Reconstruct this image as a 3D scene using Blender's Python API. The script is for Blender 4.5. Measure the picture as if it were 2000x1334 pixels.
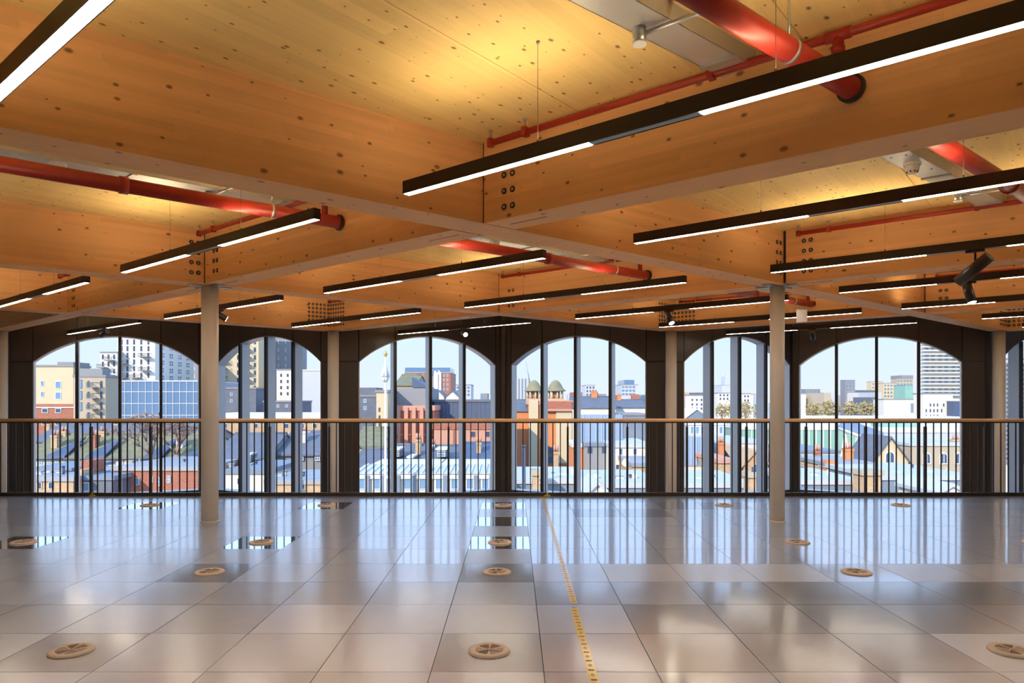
import bpy, math, random
from mathutils import Matrix, Vector

random.seed(7)
scene = bpy.context.scene
C = scene.collection
for _o in list(bpy.data.objects):
    bpy.data.objects.remove(_o)

# ------------------------------------------------------------------ camera
F, CX, HY, EYE = 1353.0, 1003.0, 778.0, 1.453     # focal length, principal column and horizon row of a 2000x1334 frame
cam_d = bpy.data.cameras.new('camera')
cam = bpy.data.objects.new('camera', cam_d)
C.objects.link(cam)
cam.location = (0, 0, EYE)
cam.rotation_euler = (math.radians(90), 0, 0)
cam_d.sensor_width = 36.0
cam_d.lens = 36.0 * F / 2000.0
cam_d.shift_x = -(CX - 1000.0) / 2000.0
cam_d.shift_y = (HY - 667.0) / 2000.0
cam_d.clip_start = 0.05
cam_d.clip_end = 3000
scene.camera = cam

# ------------------------------------------------------------------ sky, sun, exposure
vs = scene.view_settings
vs.view_transform = 'Standard'
vs.look = 'None'
vs.exposure = 0.16
vs.gamma = 1.0
vs.use_curve_mapping = False
try:
    scene.cycles.sample_clamp_indirect = 6.0
    scene.cycles.max_bounces = 6
    scene.cycles.use_adaptive_sampling = True
    scene.cycles.adaptive_threshold = 0.18
    scene.cycles.adaptive_min_samples = 16
    scene.cycles.diffuse_bounces = 4
    scene.cycles.glossy_bounces = 3
    scene.cycles.transparent_max_bounces = 16
    scene.cycles.caustics_reflective = True
    scene.cycles.blur_glossy = 1.0
    scene.cycles.caustics_refractive = False
except Exception:
    pass

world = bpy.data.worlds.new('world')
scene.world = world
world.use_nodes = True
wn, wl = world.node_tree.nodes, world.node_tree.links
wn.clear()
w_out = wn.new('ShaderNodeOutputWorld')
w_bg = wn.new('ShaderNodeBackground')
w_tc = wn.new('ShaderNodeTexCoord')
w_sep = wn.new('ShaderNodeSeparateXYZ')
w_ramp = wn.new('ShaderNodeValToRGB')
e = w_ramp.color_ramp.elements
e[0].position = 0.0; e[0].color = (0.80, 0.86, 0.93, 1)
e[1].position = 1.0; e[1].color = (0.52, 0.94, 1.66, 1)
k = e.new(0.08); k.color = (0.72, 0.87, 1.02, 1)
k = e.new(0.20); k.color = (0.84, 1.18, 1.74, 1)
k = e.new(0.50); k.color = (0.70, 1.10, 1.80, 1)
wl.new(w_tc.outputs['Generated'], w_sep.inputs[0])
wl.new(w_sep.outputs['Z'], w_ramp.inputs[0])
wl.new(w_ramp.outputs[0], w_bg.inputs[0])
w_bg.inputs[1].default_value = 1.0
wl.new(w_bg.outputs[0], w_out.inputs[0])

sun_d = bpy.data.lights.new('sun', 'SUN')
sun_d.energy = 4.4
sun_d.color = (1.0, 0.84, 0.62)
sun_d.angle = math.radians(0.6)
sun = bpy.data.objects.new('sun', sun_d)
C.objects.link(sun)
sun.location = (-40, -60, 60)
sun.rotation_euler = Vector((0.55, 0.80, -0.50)).to_track_quat('-Z', 'Y').to_euler()


# ------------------------------------------------------------------ materials
def new_mat(name):
    m = bpy.data.materials.new(name)
    m.use_nodes = True
    n, l = m.node_tree.nodes, m.node_tree.links
    b = n['Principled BSDF']
    return m, n, l, b


def math_node(n, l, op, a, b=None):
    q = n.new('ShaderNodeMath'); q.operation = op
    for i, v in enumerate((a, b)):
        if v is None: continue
        if isinstance(v, (int, float)): q.inputs[i].default_value = v
        else: l.new(v, q.inputs[i])
    return q.outputs[0]


def plain(name, col, rough=0.6, metal=0.0, noise=0.10, scale=6.0, spec=0.5):
    m, n, l, b = new_mat(name)
    b.inputs['Roughness'].default_value = rough
    b.inputs['Metallic'].default_value = metal
    b.inputs['Specular IOR Level'].default_value = spec
    if noise > 0:
        tc = n.new('ShaderNodeTexCoord')
        nt = n.new('ShaderNodeTexNoise'); nt.inputs['Scale'].default_value = scale; nt.inputs['Detail'].default_value = 4
        l.new(tc.outputs['Object'], nt.inputs['Vector'])
        mr = n.new('ShaderNodeMapRange')
        mr.inputs['To Min'].default_value = 1 - noise; mr.inputs['To Max'].default_value = 1 + noise
        l.new(nt.outputs['Fac'], mr.inputs['Value'])
        vm = n.new('ShaderNodeVectorMath'); vm.operation = 'SCALE'
        vm.inputs[0].default_value = col[:3]
        l.new(mr.outputs[0], vm.inputs['Scale'])
        l.new(vm.outputs[0], b.inputs['Base Color'])
    else:
        b.inputs['Base Color'].default_value = (*col[:3], 1)
    return m


def emit(name, col, strength):
    m, n, l, b = new_mat(name)
    b.inputs['Base Color'].default_value = (0.9, 0.9, 0.88, 1)
    b.inputs['Roughness'].default_value = 0.4
    b.inputs['Emission Color'].default_value = (*col, 1)
    b.inputs['Emission Strength'].default_value = strength
    return m


def wood(name, col, strip, axis, knot_scale, knot_thr, rough=0.55, contrast=0.10, knot_col=(0.17, 0.055, 0.018)):
    """glued softwood: strips across `axis` (1 = local y, 2 = local z), grain along local x, dark knots"""
    m, n, l, b = new_mat(name)
    b.inputs['Roughness'].default_value = rough
    b.inputs['Specular IOR Level'].default_value = 0.3
    tc = n.new('ShaderNodeTexCoord')
    oi = n.new('ShaderNodeObjectInfo')
    off = n.new('ShaderNodeVectorMath'); off.operation = 'SCALE'; off.inputs[0].default_value = (37.0, 19.0, 0.0)
    l.new(oi.outputs['Random'], off.inputs['Scale'])
    add = n.new('ShaderNodeVectorMath'); add.operation = 'ADD'
    l.new(tc.outputs['Object'], add.inputs[0]); l.new(off.outputs[0], add.inputs[1])
    sp = n.new('ShaderNodeSeparateXYZ'); l.new(tc.outputs['Object'], sp.inputs[0])
    spo = n.new('ShaderNodeSeparateXYZ'); l.new(add.outputs[0], spo.inputs[0])
    across = sp.outputs['Y'] if axis == 1 else sp.outputs['Z']
    lam = math_node(n, l, 'FLOOR', math_node(n, l, 'DIVIDE', across, strip))
    wn1 = n.new('ShaderNodeTexWhiteNoise'); wn1.noise_dimensions = '2D'
    cb = n.new('ShaderNodeCombineXYZ'); l.new(lam, cb.inputs[0]); l.new(oi.outputs['Random'], cb.inputs[1])
    l.new(cb.outputs[0], wn1.inputs['Vector'])
    seg = math_node(n, l, 'FLOOR', math_node(n, l, 'DIVIDE', math_node(n, l, 'ADD', spo.outputs['X'], math_node(n, l, 'MULTIPLY', wn1.outputs['Value'], 4.0)), 2.1))
    wn2 = n.new('ShaderNodeTexWhiteNoise'); wn2.noise_dimensions = '2D'
    cb2 = n.new('ShaderNodeCombineXYZ'); l.new(lam, cb2.inputs[0]); l.new(seg, cb2.inputs[1])
    l.new(cb2.outputs[0], wn2.inputs['Vector'])
    # grain
    st = n.new('ShaderNodeVectorMath'); st.operation = 'MULTIPLY'; st.inputs[1].default_value = (1.1, 34.0, 34.0)
    l.new(add.outputs[0], st.inputs[0])
    gr = n.new('ShaderNodeTexNoise'); gr.inputs['Scale'].default_value = 1.0; gr.inputs['Detail'].default_value = 5
    l.new(st.outputs[0], gr.inputs['Vector'])
    val = math_node(n, l, 'ADD', math_node(n, l, 'MULTIPLY', math_node(n, l, 'SUBTRACT', wn2.outputs['Value'], 0.5), contrast * 1.6),
                    math_node(n, l, 'MULTIPLY', math_node(n, l, 'SUBTRACT', gr.outputs['Fac'], 0.5), contrast * 2.4))
    gain = math_node(n, l, 'ADD', val, 1.0)
    vm = n.new('ShaderNodeVectorMath'); vm.operation = 'SCALE'; vm.inputs[0].default_value = col
    l.new(gain, vm.inputs['Scale'])
    # knots: one candidate per cell, size drawn from the cell
    vv = math_node(n, l, 'ADD', spo.outputs['Y'], sp.outputs['Z'])
    kc = n.new('ShaderNodeCombineXYZ')
    l.new(math_node(n, l, 'MULTIPLY', spo.outputs['X'], knot_scale * 0.62), kc.inputs[0])
    l.new(math_node(n, l, 'MULTIPLY', vv, knot_scale), kc.inputs[1])
    vo = n.new('ShaderNodeTexVoronoi'); vo.voronoi_dimensions = '2D'; vo.inputs['Scale'].default_value = 1.0
    l.new(kc.outputs[0], vo.inputs['Vector'])
    vs_ = n.new('ShaderNodeSeparateXYZ'); l.new(vo.outputs['Color'], vs_.inputs[0])
    sz = math_node(n, l, 'MULTIPLY', math_node(n, l, 'POWER', vs_.outputs['X'], 2.2), knot_thr)
    sz = math_node(n, l, 'MAXIMUM', sz, 0.002)
    mr = n.new('ShaderNodeMapRange'); mr.clamp = True
    mr.inputs['From Min'].default_value = 0.45; mr.inputs['From Max'].default_value = 1.0
    mr.inputs['To Min'].default_value = 0.82; mr.inputs['To Max'].default_value = 0.0
    l.new(math_node(n, l, 'DIVIDE', vo.outputs['Distance'], sz), mr.inputs['Value'])
    mx = n.new('ShaderNodeMix'); mx.data_type = 'RGBA'
    l.new(mr.outputs[0], mx.inputs['Factor'])
    l.new(vm.outputs[0], mx.inputs['A'])
    mx.inputs['B'].default_value = (*knot_col, 1)
    l.new(mx.outputs['Result'], b.inputs['Base Color'])
    bp = n.new('ShaderNodeBump'); bp.inputs['Strength'].default_value = 0.06; bp.inputs['Distance'].default_value = 0.01
    l.new(gr.outputs['Fac'], bp.inputs['Height']); l.new(bp.outputs[0], b.inputs['Normal'])
    return m


def tile_mat():
    """galvanised steel access floor: Object Info colour R = roughness, G = tone, B = metalness"""
    m, n, l, b = new_mat('galvanised_tile')
    oi = n.new('ShaderNodeObjectInfo')
    sp = n.new('ShaderNodeSeparateXYZ'); l.new(oi.outputs['Color'], sp.inputs[0])
    tc = n.new('ShaderNodeTexCoord')
    off = n.new('ShaderNodeVectorMath'); off.operation = 'ADD'
    l.new(tc.outputs['Object'], off.inputs[0]); l.new(oi.outputs['Location'], off.inputs[1])
    n1 = n.new('ShaderNodeTexNoise'); n1.inputs['Scale'].default_value = 3.0; n1.inputs['Detail'].default_value = 6; n1.inputs['Roughness'].default_value = 0.65
    l.new(off.outputs[0], n1.inputs['Vector'])
    nz = math_node(n, l, 'SUBTRACT', n1.outputs['Fac'], 0.5)
    rc = math_node(n, l, 'ADD', sp.outputs['X'], math_node(n, l, 'MULTIPLY', nz, 0.03))
    pol = math_node(n, l, 'GREATER_THAN', sp.outputs['Z'], 0.80)          # polished tiles: one sharp lobe only
    rb = math_node(n, l, 'ADD', math_node(n, l, 'MULTIPLY', rc, pol), math_node(n, l, 'MULTIPLY', 0.34, math_node(n, l, 'SUBTRACT', 1.0, pol)))
    l.new(rb, b.inputs['Roughness'])
    b.inputs['Coat Weight'].default_value = 1.0
    b.inputs['Coat IOR'].default_value = 4.0
    l.new(rc, b.inputs['Coat Roughness'])
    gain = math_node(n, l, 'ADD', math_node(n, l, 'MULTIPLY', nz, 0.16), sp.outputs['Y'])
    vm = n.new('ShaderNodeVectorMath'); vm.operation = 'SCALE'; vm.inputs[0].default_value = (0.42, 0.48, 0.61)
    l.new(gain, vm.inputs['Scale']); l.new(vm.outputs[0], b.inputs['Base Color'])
    l.new(sp.outputs['Z'], b.inputs['Metallic'])
    return m


def glass_mat(name, tint=(0.93, 0.97, 1.0), refl=0.06):
    m = bpy.data.materials.new(name); m.use_nodes = True
    n, l = m.node_tree.nodes, m.node_tree.links
    n.clear()
    o = n.new('ShaderNodeOutputMaterial'); mx = n.new('ShaderNodeMixShader')
    t = n.new('ShaderNodeBsdfTransparent'); t.inputs[0].default_value = (*tint, 1)
    g = n.new('ShaderNodeBsdfGlossy'); g.inputs['Roughness'].default_value = 0.01
    lw = n.new('ShaderNodeLayerWeight'); lw.inputs['Blend'].default_value = 0.12
    f = math_node(n, l, 'MULTIPLY', lw.outputs['Fresnel'], 0.55)
    l.new(f, mx.inputs[0]); l.new(t.outputs[0], mx.inputs[1]); l.new(g.outputs[0], mx.inputs[2])
    l.new(mx.outputs[0], o.inputs[0])
    return m


def brick_mat(name, c1, c2, mortar, scale=1.0):
    m, n, l, b = new_mat(name)
    b.inputs['Roughness'].default_value = 0.85
    tc = n.new('ShaderNodeTexCoord')
    mp = n.new('ShaderNodeMapping'); mp.inputs['Rotation'].default_value = (math.radians(90), 0, 0)
    l.new(tc.outputs['Object'], mp.inputs['Vector'])
    br = n.new('ShaderNodeTexBrick')
    br.inputs['Color1'].default_value = (*c1, 1); br.inputs['Color2'].default_value = (*c2, 1); br.inputs['Mortar'].default_value = (*mortar, 1)
    br.inputs['Scale'].default_value = 2.2 * scale; br.inputs['Mortar Size'].default_value = 0.012
    l.new(mp.outputs[0], br.inputs['Vector']); l.new(br.outputs['Color'], b.inputs['Base Color'])
    return m


M = {}
M['beam'] = wood('glulam_timber', (0.88, 0.475, 0.205), 0.042, 2, 6.5, 0.13, contrast=0.09)
M['clt'] = wood('ceiling_timber', (0.88, 0.615, 0.25), 0.11, 1, 11.0, 0.17, contrast=0.07)
M['handrail'] = wood('handrail_timber', (0.80, 0.52, 0.30), 0.5, 2, 3.0, 0.02)
M['tile'] = tile_mat()
M['slab'] = plain('dark_slab', (0.08, 0.08, 0.085), 0.8)
M['plaster'] = plain('plaster', (0.62, 0.56, 0.50), 0.8, noise=0.03)
M['column'] = plain('column_paint', (0.62, 0.58, 0.55), 0.38, noise=0.02)
M['bronze'] = plain('bronze_panel', (0.072, 0.060, 0.055), 0.38, 0.35, noise=0.05, scale=2)
M['mull_dark'] = plain('mullion_dark', (0.035, 0.03, 0.03), 0.4, 0.3, noise=0)
M['fin'] = plain('anodised_fin', (0.62, 0.64, 0.67), 0.4, 0.25, noise=0.03)
M['glass'] = glass_mat('window_glass')
M['black'] = plain('black_aluminium', (0.032, 0.022, 0.018), 0.42, 0.3, noise=0)
M['track'] = plain('track_grey', (0.32, 0.40, 0.46), 0.4, 0.4, noise=0)
M['led'] = emit('led_diffuser', (1.0, 0.88, 0.72), 30.0)
M['led_up'] = emit('led_uplight', (1.0, 0.80, 0.48), 38.0)
M['lens'] = emit('spot_lens', (1.0, 0.86, 0.68), 40.0)
M['steel'] = plain('galvanised_steel', (0.55, 0.55, 0.54), 0.38, 0.8, noise=0.08, scale=12)
M['tray'] = plain('tray_steel', (0.62, 0.60, 0.58), 0.42, 0.6, noise=0.06, scale=5)
M['red'] = plain('red_pipe', (0.34, 0.022, 0.012), 0.42, 0.0, noise=0.05)
M['bolt'] = plain('bolt_dark', (0.055, 0.045, 0.04), 0.5, 0.6, noise=0)
M['bolt_core'] = plain('bolt_core', (0.45, 0.40, 0.36), 0.4, 0.8, noise=0)
M['rail'] = plain('rail_steel', (0.05, 0.045, 0.042), 0.36, 0.5, noise=0)
M['vent'] = plain('vent_plastic', (0.56, 0.47, 0.42), 0.55, 0.0, noise=0.03)
M['vent_dark'] = plain('vent_slot', (0.05, 0.03, 0.025), 0.8, noise=0)
M['vent_web'] = plain('vent_web', (0.27, 0.20, 0.18), 0.7, noise=0)
M['tape'] = plain('yellow_tape', (0.80, 0.56, 0.03), 0.4, noise=0.05, scale=20)
_b = M['tape'].node_tree.nodes['Principled BSDF']; _b.inputs['Coat Weight'].default_value = 1.0; _b.inputs['Coat IOR'].default_value = 2.8; _b.inputs['Coat Roughness'].default_value = 0.14
M['tape_ink'] = plain('tape_print', (0.16, 0.09, 0.02), 0.6, noise=0)
M['white'] = plain('white_plastic', (0.80, 0.76, 0.72), 0.4, noise=0)
M['gold'] = plain('gold_leaf', (0.62, 0.42, 0.12), 0.35, 0.6, noise=0)


# ------------------------------------------------------------------ mesh helpers
class MB:
    def __init__(s):
        s.v, s.f, s.m, s.mats, s.sm = [], [], [], [], []

    def mi(s, m):
        if m not in s.mats: s.mats.append(m)
        return s.mats.index(m)

    def face(s, pts, mat, smooth=False):
        i = len(s.v); s.v += [tuple(p) for p in pts]
        s.f.append(tuple(range(i, i + len(pts)))); s.m.append(s.mi(mat)); s.sm.append(smooth)
        return s

    def hull(s, b, t, mat, smooth=False):
        """prism between two loops of equal length, b then t (b counter-clockwise seen from t)"""
        n = len(b); i = len(s.v); k = s.mi(mat)
        s.v += [tuple(p) for p in b] + [tuple(p) for p in t]
        s.f.append(tuple(range(i + n - 1, i - 1, -1))); s.m.append(k); s.sm.append(False)
        s.f.append(tuple(range(i + n, i + 2 * n))); s.m.append(k); s.sm.append(False)
        for j in range(n):
            q = (j + 1) % n
            s.f.append((i + j, i + q, i + n + q, i + n + j)); s.m.append(k); s.sm.append(smooth)
        return s

    def box(s, x0, x1, y0, y1, z0, z1, mat):
        return s.hull([(x0, y0, z0), (x1, y0, z0), (x1, y1, z0), (x0, y1, z0)],
                      [(x0, y0, z1), (x1, y0, z1), (x1, y1, z1), (x0, y1, z1)], mat)

    def prism(s, poly, z0, z1, mat):
        return s.hull([(p[0], p[1], z0) for p in poly], [(p[0], p[1], z1) for p in poly], mat)

    def tube(s, a, b, r, mat, n=12, r2=None):
        a, b = Vector(a), Vector(b)
        d = (b - a).normalized()
        u = d.orthogonal().normalized(); w = d.cross(u)
        r2 = r if r2 is None else r2
        A = [a + (u * math.cos(2 * math.pi * j / n) + w * math.sin(2 * math.pi * j / n)) * r for j in range(n)]
        B = [b + (u * math.cos(2 * math.pi * j / n) + w * math.sin(2 * math.pi * j / n)) * r2 for j in range(n)]
        return s.hull(A, B, mat, True)

    def bar(s, a, b, w, h, mat):
        """horizontal bar of width w; z from a.z to a.z + h"""
        a, b = Vector(a), Vector(b)
        d = (b - a); d.z = 0; d.normalize()
        q = Vector((-d.y, d.x, 0)) * (w / 2)
        lo = [a - q, b - q, b + q, a + q]
        return s.hull(lo, [p + Vector((0, 0, h)) for p in lo], mat)

    def lathe(s, prof, mat, n=24, c=(0, 0, 0)):
        i = len(s.v); k = s.mi(mat)
        for (r, z) in prof:
            for j in range(n):
                a = 2 * math.pi * j / n
                s.v.append((c[0] + r * math.cos(a), c[1] + r * math.sin(a), c[2] + z))
        for p in range(len(prof) - 1):
            for j in range(n):
                q = (j + 1) % n
                s.f.append((i + p * n + j, i + p * n + q, i + (p + 1) * n + q, i + (p + 1) * n + j)); s.m.append(k); s.sm.append(True)
        return s

    def mesh(s, name):
        me = bpy.data.meshes.new(name)
        me.from_pydata(s.v, [], s.f)
        for m in s.mats: me.materials.append(m)
        me.polygons.foreach_set('material_index', s.m)
        me.polygons.foreach_set('use_smooth', s.sm)
        me.update()
        return me


WM = {}


def place(name, data, parent=None, mat=None):
    o = bpy.data.objects.new(name, data)
    C.objects.link(o)
    mw = mat if mat is not None else Matrix.Identity(4)
    if parent is not None:
        o.parent = parent
        o.matrix_parent_inverse = WM[parent.name].inverted()
    o.matrix_basis = mw
    WM[o.name] = mw
    return o


def part(name, mb, parent=None, mat=None):
    return place(name, mb.mesh(name), parent, mat)


def thing(name, label, cat, loc=(0, 0, 0), group=None, rotz=0.0):
    o = place(name, None, None, Matrix.Translation(loc) @ Matrix.Rotation(rotz, 4, 'Z'))
    return tag(o, label, cat, group)


def tag(o, label, cat, group=None, kind=None):
    if label: o['label'] = label
    if cat: o['category'] = cat
    if group: o['group'] = group
    if kind: o['kind'] = kind
    return o


def struct(name, mb=None, label=None, loc=(0, 0, 0)):
    o = part(name, mb) if mb is not None else place(name, None, None, Matrix.Translation(loc))
    o['kind'] = 'structure'
    if label: o['label'] = label
    return o


def T(x, y, z): return Matrix.Translation((x, y, z))


# ------------------------------------------------------------------ lattice of the building
FL, SOF, CEIL = 0.0, 2.78, 3.386
NX = {-5: -17.0, -4: -13.65, -3: -10.2, -2: -6.93, -1: -3.58, 0: -0.235, 1: 3.118, 2: 6.38, 3: 9.62, 4: 13.0, 5: 16.3}
def NY(j): return 5.45 + 2.75 * j
def node(i, j): return Vector((NX[i], NY(j), 0))
D1 = Vector((0.773, 0.634, 0)); D2 = Vector((-0.773, 0.634, 0))
LOWER = -3.6

# ------------------------------------------------------------------ floor
mb = MB(); mb.box(-15, 15, -6, 10.38, -0.36, -0.034, M['slab'])
floor = struct('floor', mb, 'raised floor of grey steel tiles running up to the balustrade')
mb = MB(); mb.box(-0.298, 0.298, -0.298, 0.298, -0.032, 0, M['tile'])
tile_me = mb.mesh('floor_tile')
X0T, Y0T, TS = 0.161, 3.68, 0.6
GLOSS = {}
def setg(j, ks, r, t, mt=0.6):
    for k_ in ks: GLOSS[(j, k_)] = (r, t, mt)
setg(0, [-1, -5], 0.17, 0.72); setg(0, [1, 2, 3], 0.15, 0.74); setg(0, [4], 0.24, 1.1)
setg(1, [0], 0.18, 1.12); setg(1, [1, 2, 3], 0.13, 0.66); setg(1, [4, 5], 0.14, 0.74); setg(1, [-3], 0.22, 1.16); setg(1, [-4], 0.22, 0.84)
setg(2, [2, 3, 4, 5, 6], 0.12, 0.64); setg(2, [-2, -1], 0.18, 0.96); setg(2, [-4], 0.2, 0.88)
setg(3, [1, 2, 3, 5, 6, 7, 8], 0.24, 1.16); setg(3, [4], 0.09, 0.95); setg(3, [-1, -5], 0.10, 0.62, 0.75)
setg(4, list(range(0, 10)), 0.075, 1.35, 0.76); setg(4, [-2], 0.08, 1.55, 0.76); setg(4, [-1], 0.2, 0.98)  # far right rows lightened too, reflected sky put into the tone
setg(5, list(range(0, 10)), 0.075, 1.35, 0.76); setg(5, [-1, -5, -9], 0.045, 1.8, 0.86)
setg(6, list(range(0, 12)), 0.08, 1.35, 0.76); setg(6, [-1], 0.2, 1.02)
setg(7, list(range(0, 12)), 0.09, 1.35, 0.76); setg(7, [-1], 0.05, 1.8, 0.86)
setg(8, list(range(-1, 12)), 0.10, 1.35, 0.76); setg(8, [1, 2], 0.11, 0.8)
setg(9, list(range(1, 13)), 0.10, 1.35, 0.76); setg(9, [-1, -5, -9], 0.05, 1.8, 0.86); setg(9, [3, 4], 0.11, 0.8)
tiles_count = 0
far = MB()
for j in range(-16, 12):
    for k_ in range(-24, 24):
        cx, cy = X0T + TS * (k_ + 0.5), Y0T + TS * (j + 0.5)
        if abs(cx) > 14.8 or cy < -5.8: continue
        y1 = cy + 0.3
        near_end = j == 11
        if near_end: continue
        seen = cy > 3.3 and abs(cx + 0.02) < 0.745 * (cy + 0.3) + 0.35
        if seen:
            rz = random.uniform(-0.0007, 0.0007); rx = random.uniform(-0.0008, 0.0008)
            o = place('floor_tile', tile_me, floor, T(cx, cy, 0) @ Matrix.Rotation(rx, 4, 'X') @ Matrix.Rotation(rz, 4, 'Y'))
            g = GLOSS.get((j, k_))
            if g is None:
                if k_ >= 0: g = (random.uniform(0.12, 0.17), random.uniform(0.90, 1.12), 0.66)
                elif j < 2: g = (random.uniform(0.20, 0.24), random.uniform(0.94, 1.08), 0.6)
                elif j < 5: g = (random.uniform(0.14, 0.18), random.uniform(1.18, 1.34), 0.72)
                else: g = (random.uniform(0.11, 0.15), random.uniform(1.32, 1.48), 0.76)  # far rows toned lighter, putting the sky's reflection into the tile colour
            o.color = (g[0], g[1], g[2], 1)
            tiles_count += 1
        else:
            far.box(cx - 0.298, cx + 0.298, cy - 0.298, cy + 0.298, -0.032, 0, M['tile'])
far.box(-14.8, 14.8, Y0T + TS * 11 + 0.002, 10.38, -0.032, 0, M['tile'])
o = part('floor_tiles_out_of_view', far, floor); o['kind'] = 'stuff'; o.color = (0.18, 0.98, 0.5, 1)

mb = MB(); mb.box(-15, 15, 10.2, 18, LOWER - 0.3, LOWER, M['plaster'])
struct('floor_lower', mb, 'lower floor beyond the balustrade')
mb = MB(); mb.box(-15, 15, -6.2, -6.0, LOWER, 3.6, M['plaster'])
struct('wall_back', mb, 'plain wall behind the viewer')
mb = MB(); mb.box(-15.2, -15.0, -6.2, 18, LOWER, 3.6, M['plaster']); struct('wall_left', mb, 'plain wall at the far left')
mb = MB(); mb.box(15.0, 15.2, -6.2, 18, LOWER, 3.6, M['plaster']); struct('wall_right', mb, 'plain wall at the far right')
mb = MB(); mb.box(-15, 15, 10.2, 10.3, LOWER, -0.37, M['plaster']); struct('wall_slab_edge', mb, 'wall under the floor edge')

# ------------------------------------------------------------------ ceiling of timber panels
def clip(poly, nx, ny, d):            # keep nx*x + ny*y <= d
    out = []
    for a, b in zip(poly, poly[1:] + poly[:1]):
        da, db = nx * a[0] + ny * a[1] - d, nx * b[0] + ny * b[1] - d
        if da <= 0: out.append(a)
        if da * db < 0:
            t = da / (da - db); out.append((a[0] + (b[0] - a[0]) * t, a[1] + (b[1] - a[1]) * t))
    return out

mb = MB(); mb.box(-15.2, 15.2, -6.2, 16.2, 3.5, 3.75, M['slab'])
ceiling = struct('ceiling', mb, 'timber panel ceiling between the beams')
PA = math.radians(50.8)
ux, uy = math.cos(PA), math.sin(PA)       # along the boards
qx, qy = math.sin(PA), -math.cos(PA)      # across the boards
seam0 = qx * -0.396 + qy * 3.647
PW = 1.46
RW = Matrix.Rotation(PA, 4, 'Z')
for kk in range(-16, 18):
    a0, a1 = seam0 + kk * PW / 1.0 + 0.002, seam0 + (kk + 1) * PW - 0.002
    poly = [(-15, -6), (15, -6), (15, 16), (-15, 16)]
    poly = clip(poly, qx, qy, a1)
    if len(poly) >= 3: poly = clip(poly, -qx, -qy, -a0)
    if len(poly) < 3: continue
    inv = RW.inverted()
    loc = [inv @ Vector((p[0], p[1], 0)) for p in poly]
    mb = MB(); mb.prism([(p.x, p.y) for p in loc], CEIL, 3.49, M['clt'])
    place('ceiling_panel', mb.mesh('ceiling_panel'), ceiling, RW)

# ------------------------------------------------------------------ timber beams
HW = 0.15
def line_x(p, d, q, e_):
    det = d.x * (-e_.y) + e_.x * d.y
    r = q - p
    t = (r.x * (-e_.y) + e_.x * r.y) / det
    return p + d * t

mbb = MB()
mbb.lathe([(0.0, 0.006), (0.011, 0.006), (0.0115, 0.004)], M['bolt_core'], 8)
mbb.lathe([(0.0115, 0.005), (0.024, 0.004), (0.025, 0.0)], M['bolt'], 10)
bolt_me = mbb.mesh('bolt')
BEAMS = []

def beam(P, Q, cutP, cutQ, oP, oQ, label, bolts):
    """P, Q: node points; cut*: direction of the end cut; o*: distance of the cut plane from the node; bolts: list of (end, cols, rows, spacing)"""
    d = (Q - P).normalized(); ang = math.atan2(d.y, d.x)
    nrm = Vector((-d.y, d.x, 0))
    def cut_pt(N, c, off, inward):
        cn = Vector((-c.y, c.x, 0))
        if cn.dot(inward) < 0: cn = -cn
        return N + cn * off
    a = cut_pt(P, cutP, oP, d); b = cut_pt(Q, cutQ, oQ, -d)
    pts = [line_x(P - nrm * HW, d, a, cutP), line_x(Q - nrm * HW, d, b, cutQ), line_x(Q + nrm * HW, d, b, cutQ), line_x(P + nrm * HW, d, a, cutP)]
    mw = T(P.x, P.y, SOF) @ Matrix.Rotation(ang, 4, 'Z')
    inv = mw.inverted()
    lp = [inv @ Vector((p.x, p.y, SOF)) for p in pts]
    m_ = MB(); m_.prism([(p.x, p.y) for p in lp], 0, CEIL - SOF + 0.02, M['beam'])
    o = place('timber_beam', m_.mesh('timber_beam'), None, mw)
    tag(o, label, 'beam', 'timber ceiling beams')
    # camera-facing side: the one whose normal has negative y
    s_ = -1 if nrm.y > 0 else 1
    L = (Q - P).length
    for (endv, cols, rows, sx, sz, d0) in bolts:
        for c_ in range(cols):
            for r_ in range(rows):
                near_x = (lp[0].x if s_ < 0 else lp[3].x) if endv == 0 else (lp[1].x if s_ < 0 else lp[2].x)
                x = near_x + (d0 + c_ * sx) * (1 if endv == 0 else -1)
                z = (0.205 if rows == 3 else (CEIL - SOF) / 2 - 0.015) + (r_ - (rows - 1) / 2) * sz
                R = Matrix.Rotation(math.radians(90 if s_ < 0 else -90), 4, 'X')
                place('bolt', bolt_me, o, mw @ T(x, s_ * HW, z) @ R)
    BEAMS.append(o)
    return o

def in_frame(P, Q, margin=260):
    for t in range(41):
        p = P + (Q - P) * (t / 40)
        if p.y < 0.4: continue
        x = CX + F * p.x / p.y
        for z in (SOF, CEIL):
            y = HY - F * (z - EYE) / p.y
            if -margin < x < 2000 + margin and -margin < y < 1334: return True
    return False

def dirv(a, b): return (b - a).normalized()
def wherename(i, j):
    return i, j
LBL = {}
def blabel(txt):
    LBL[txt] = LBL.get(txt, 0) + 1
    return txt

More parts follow.
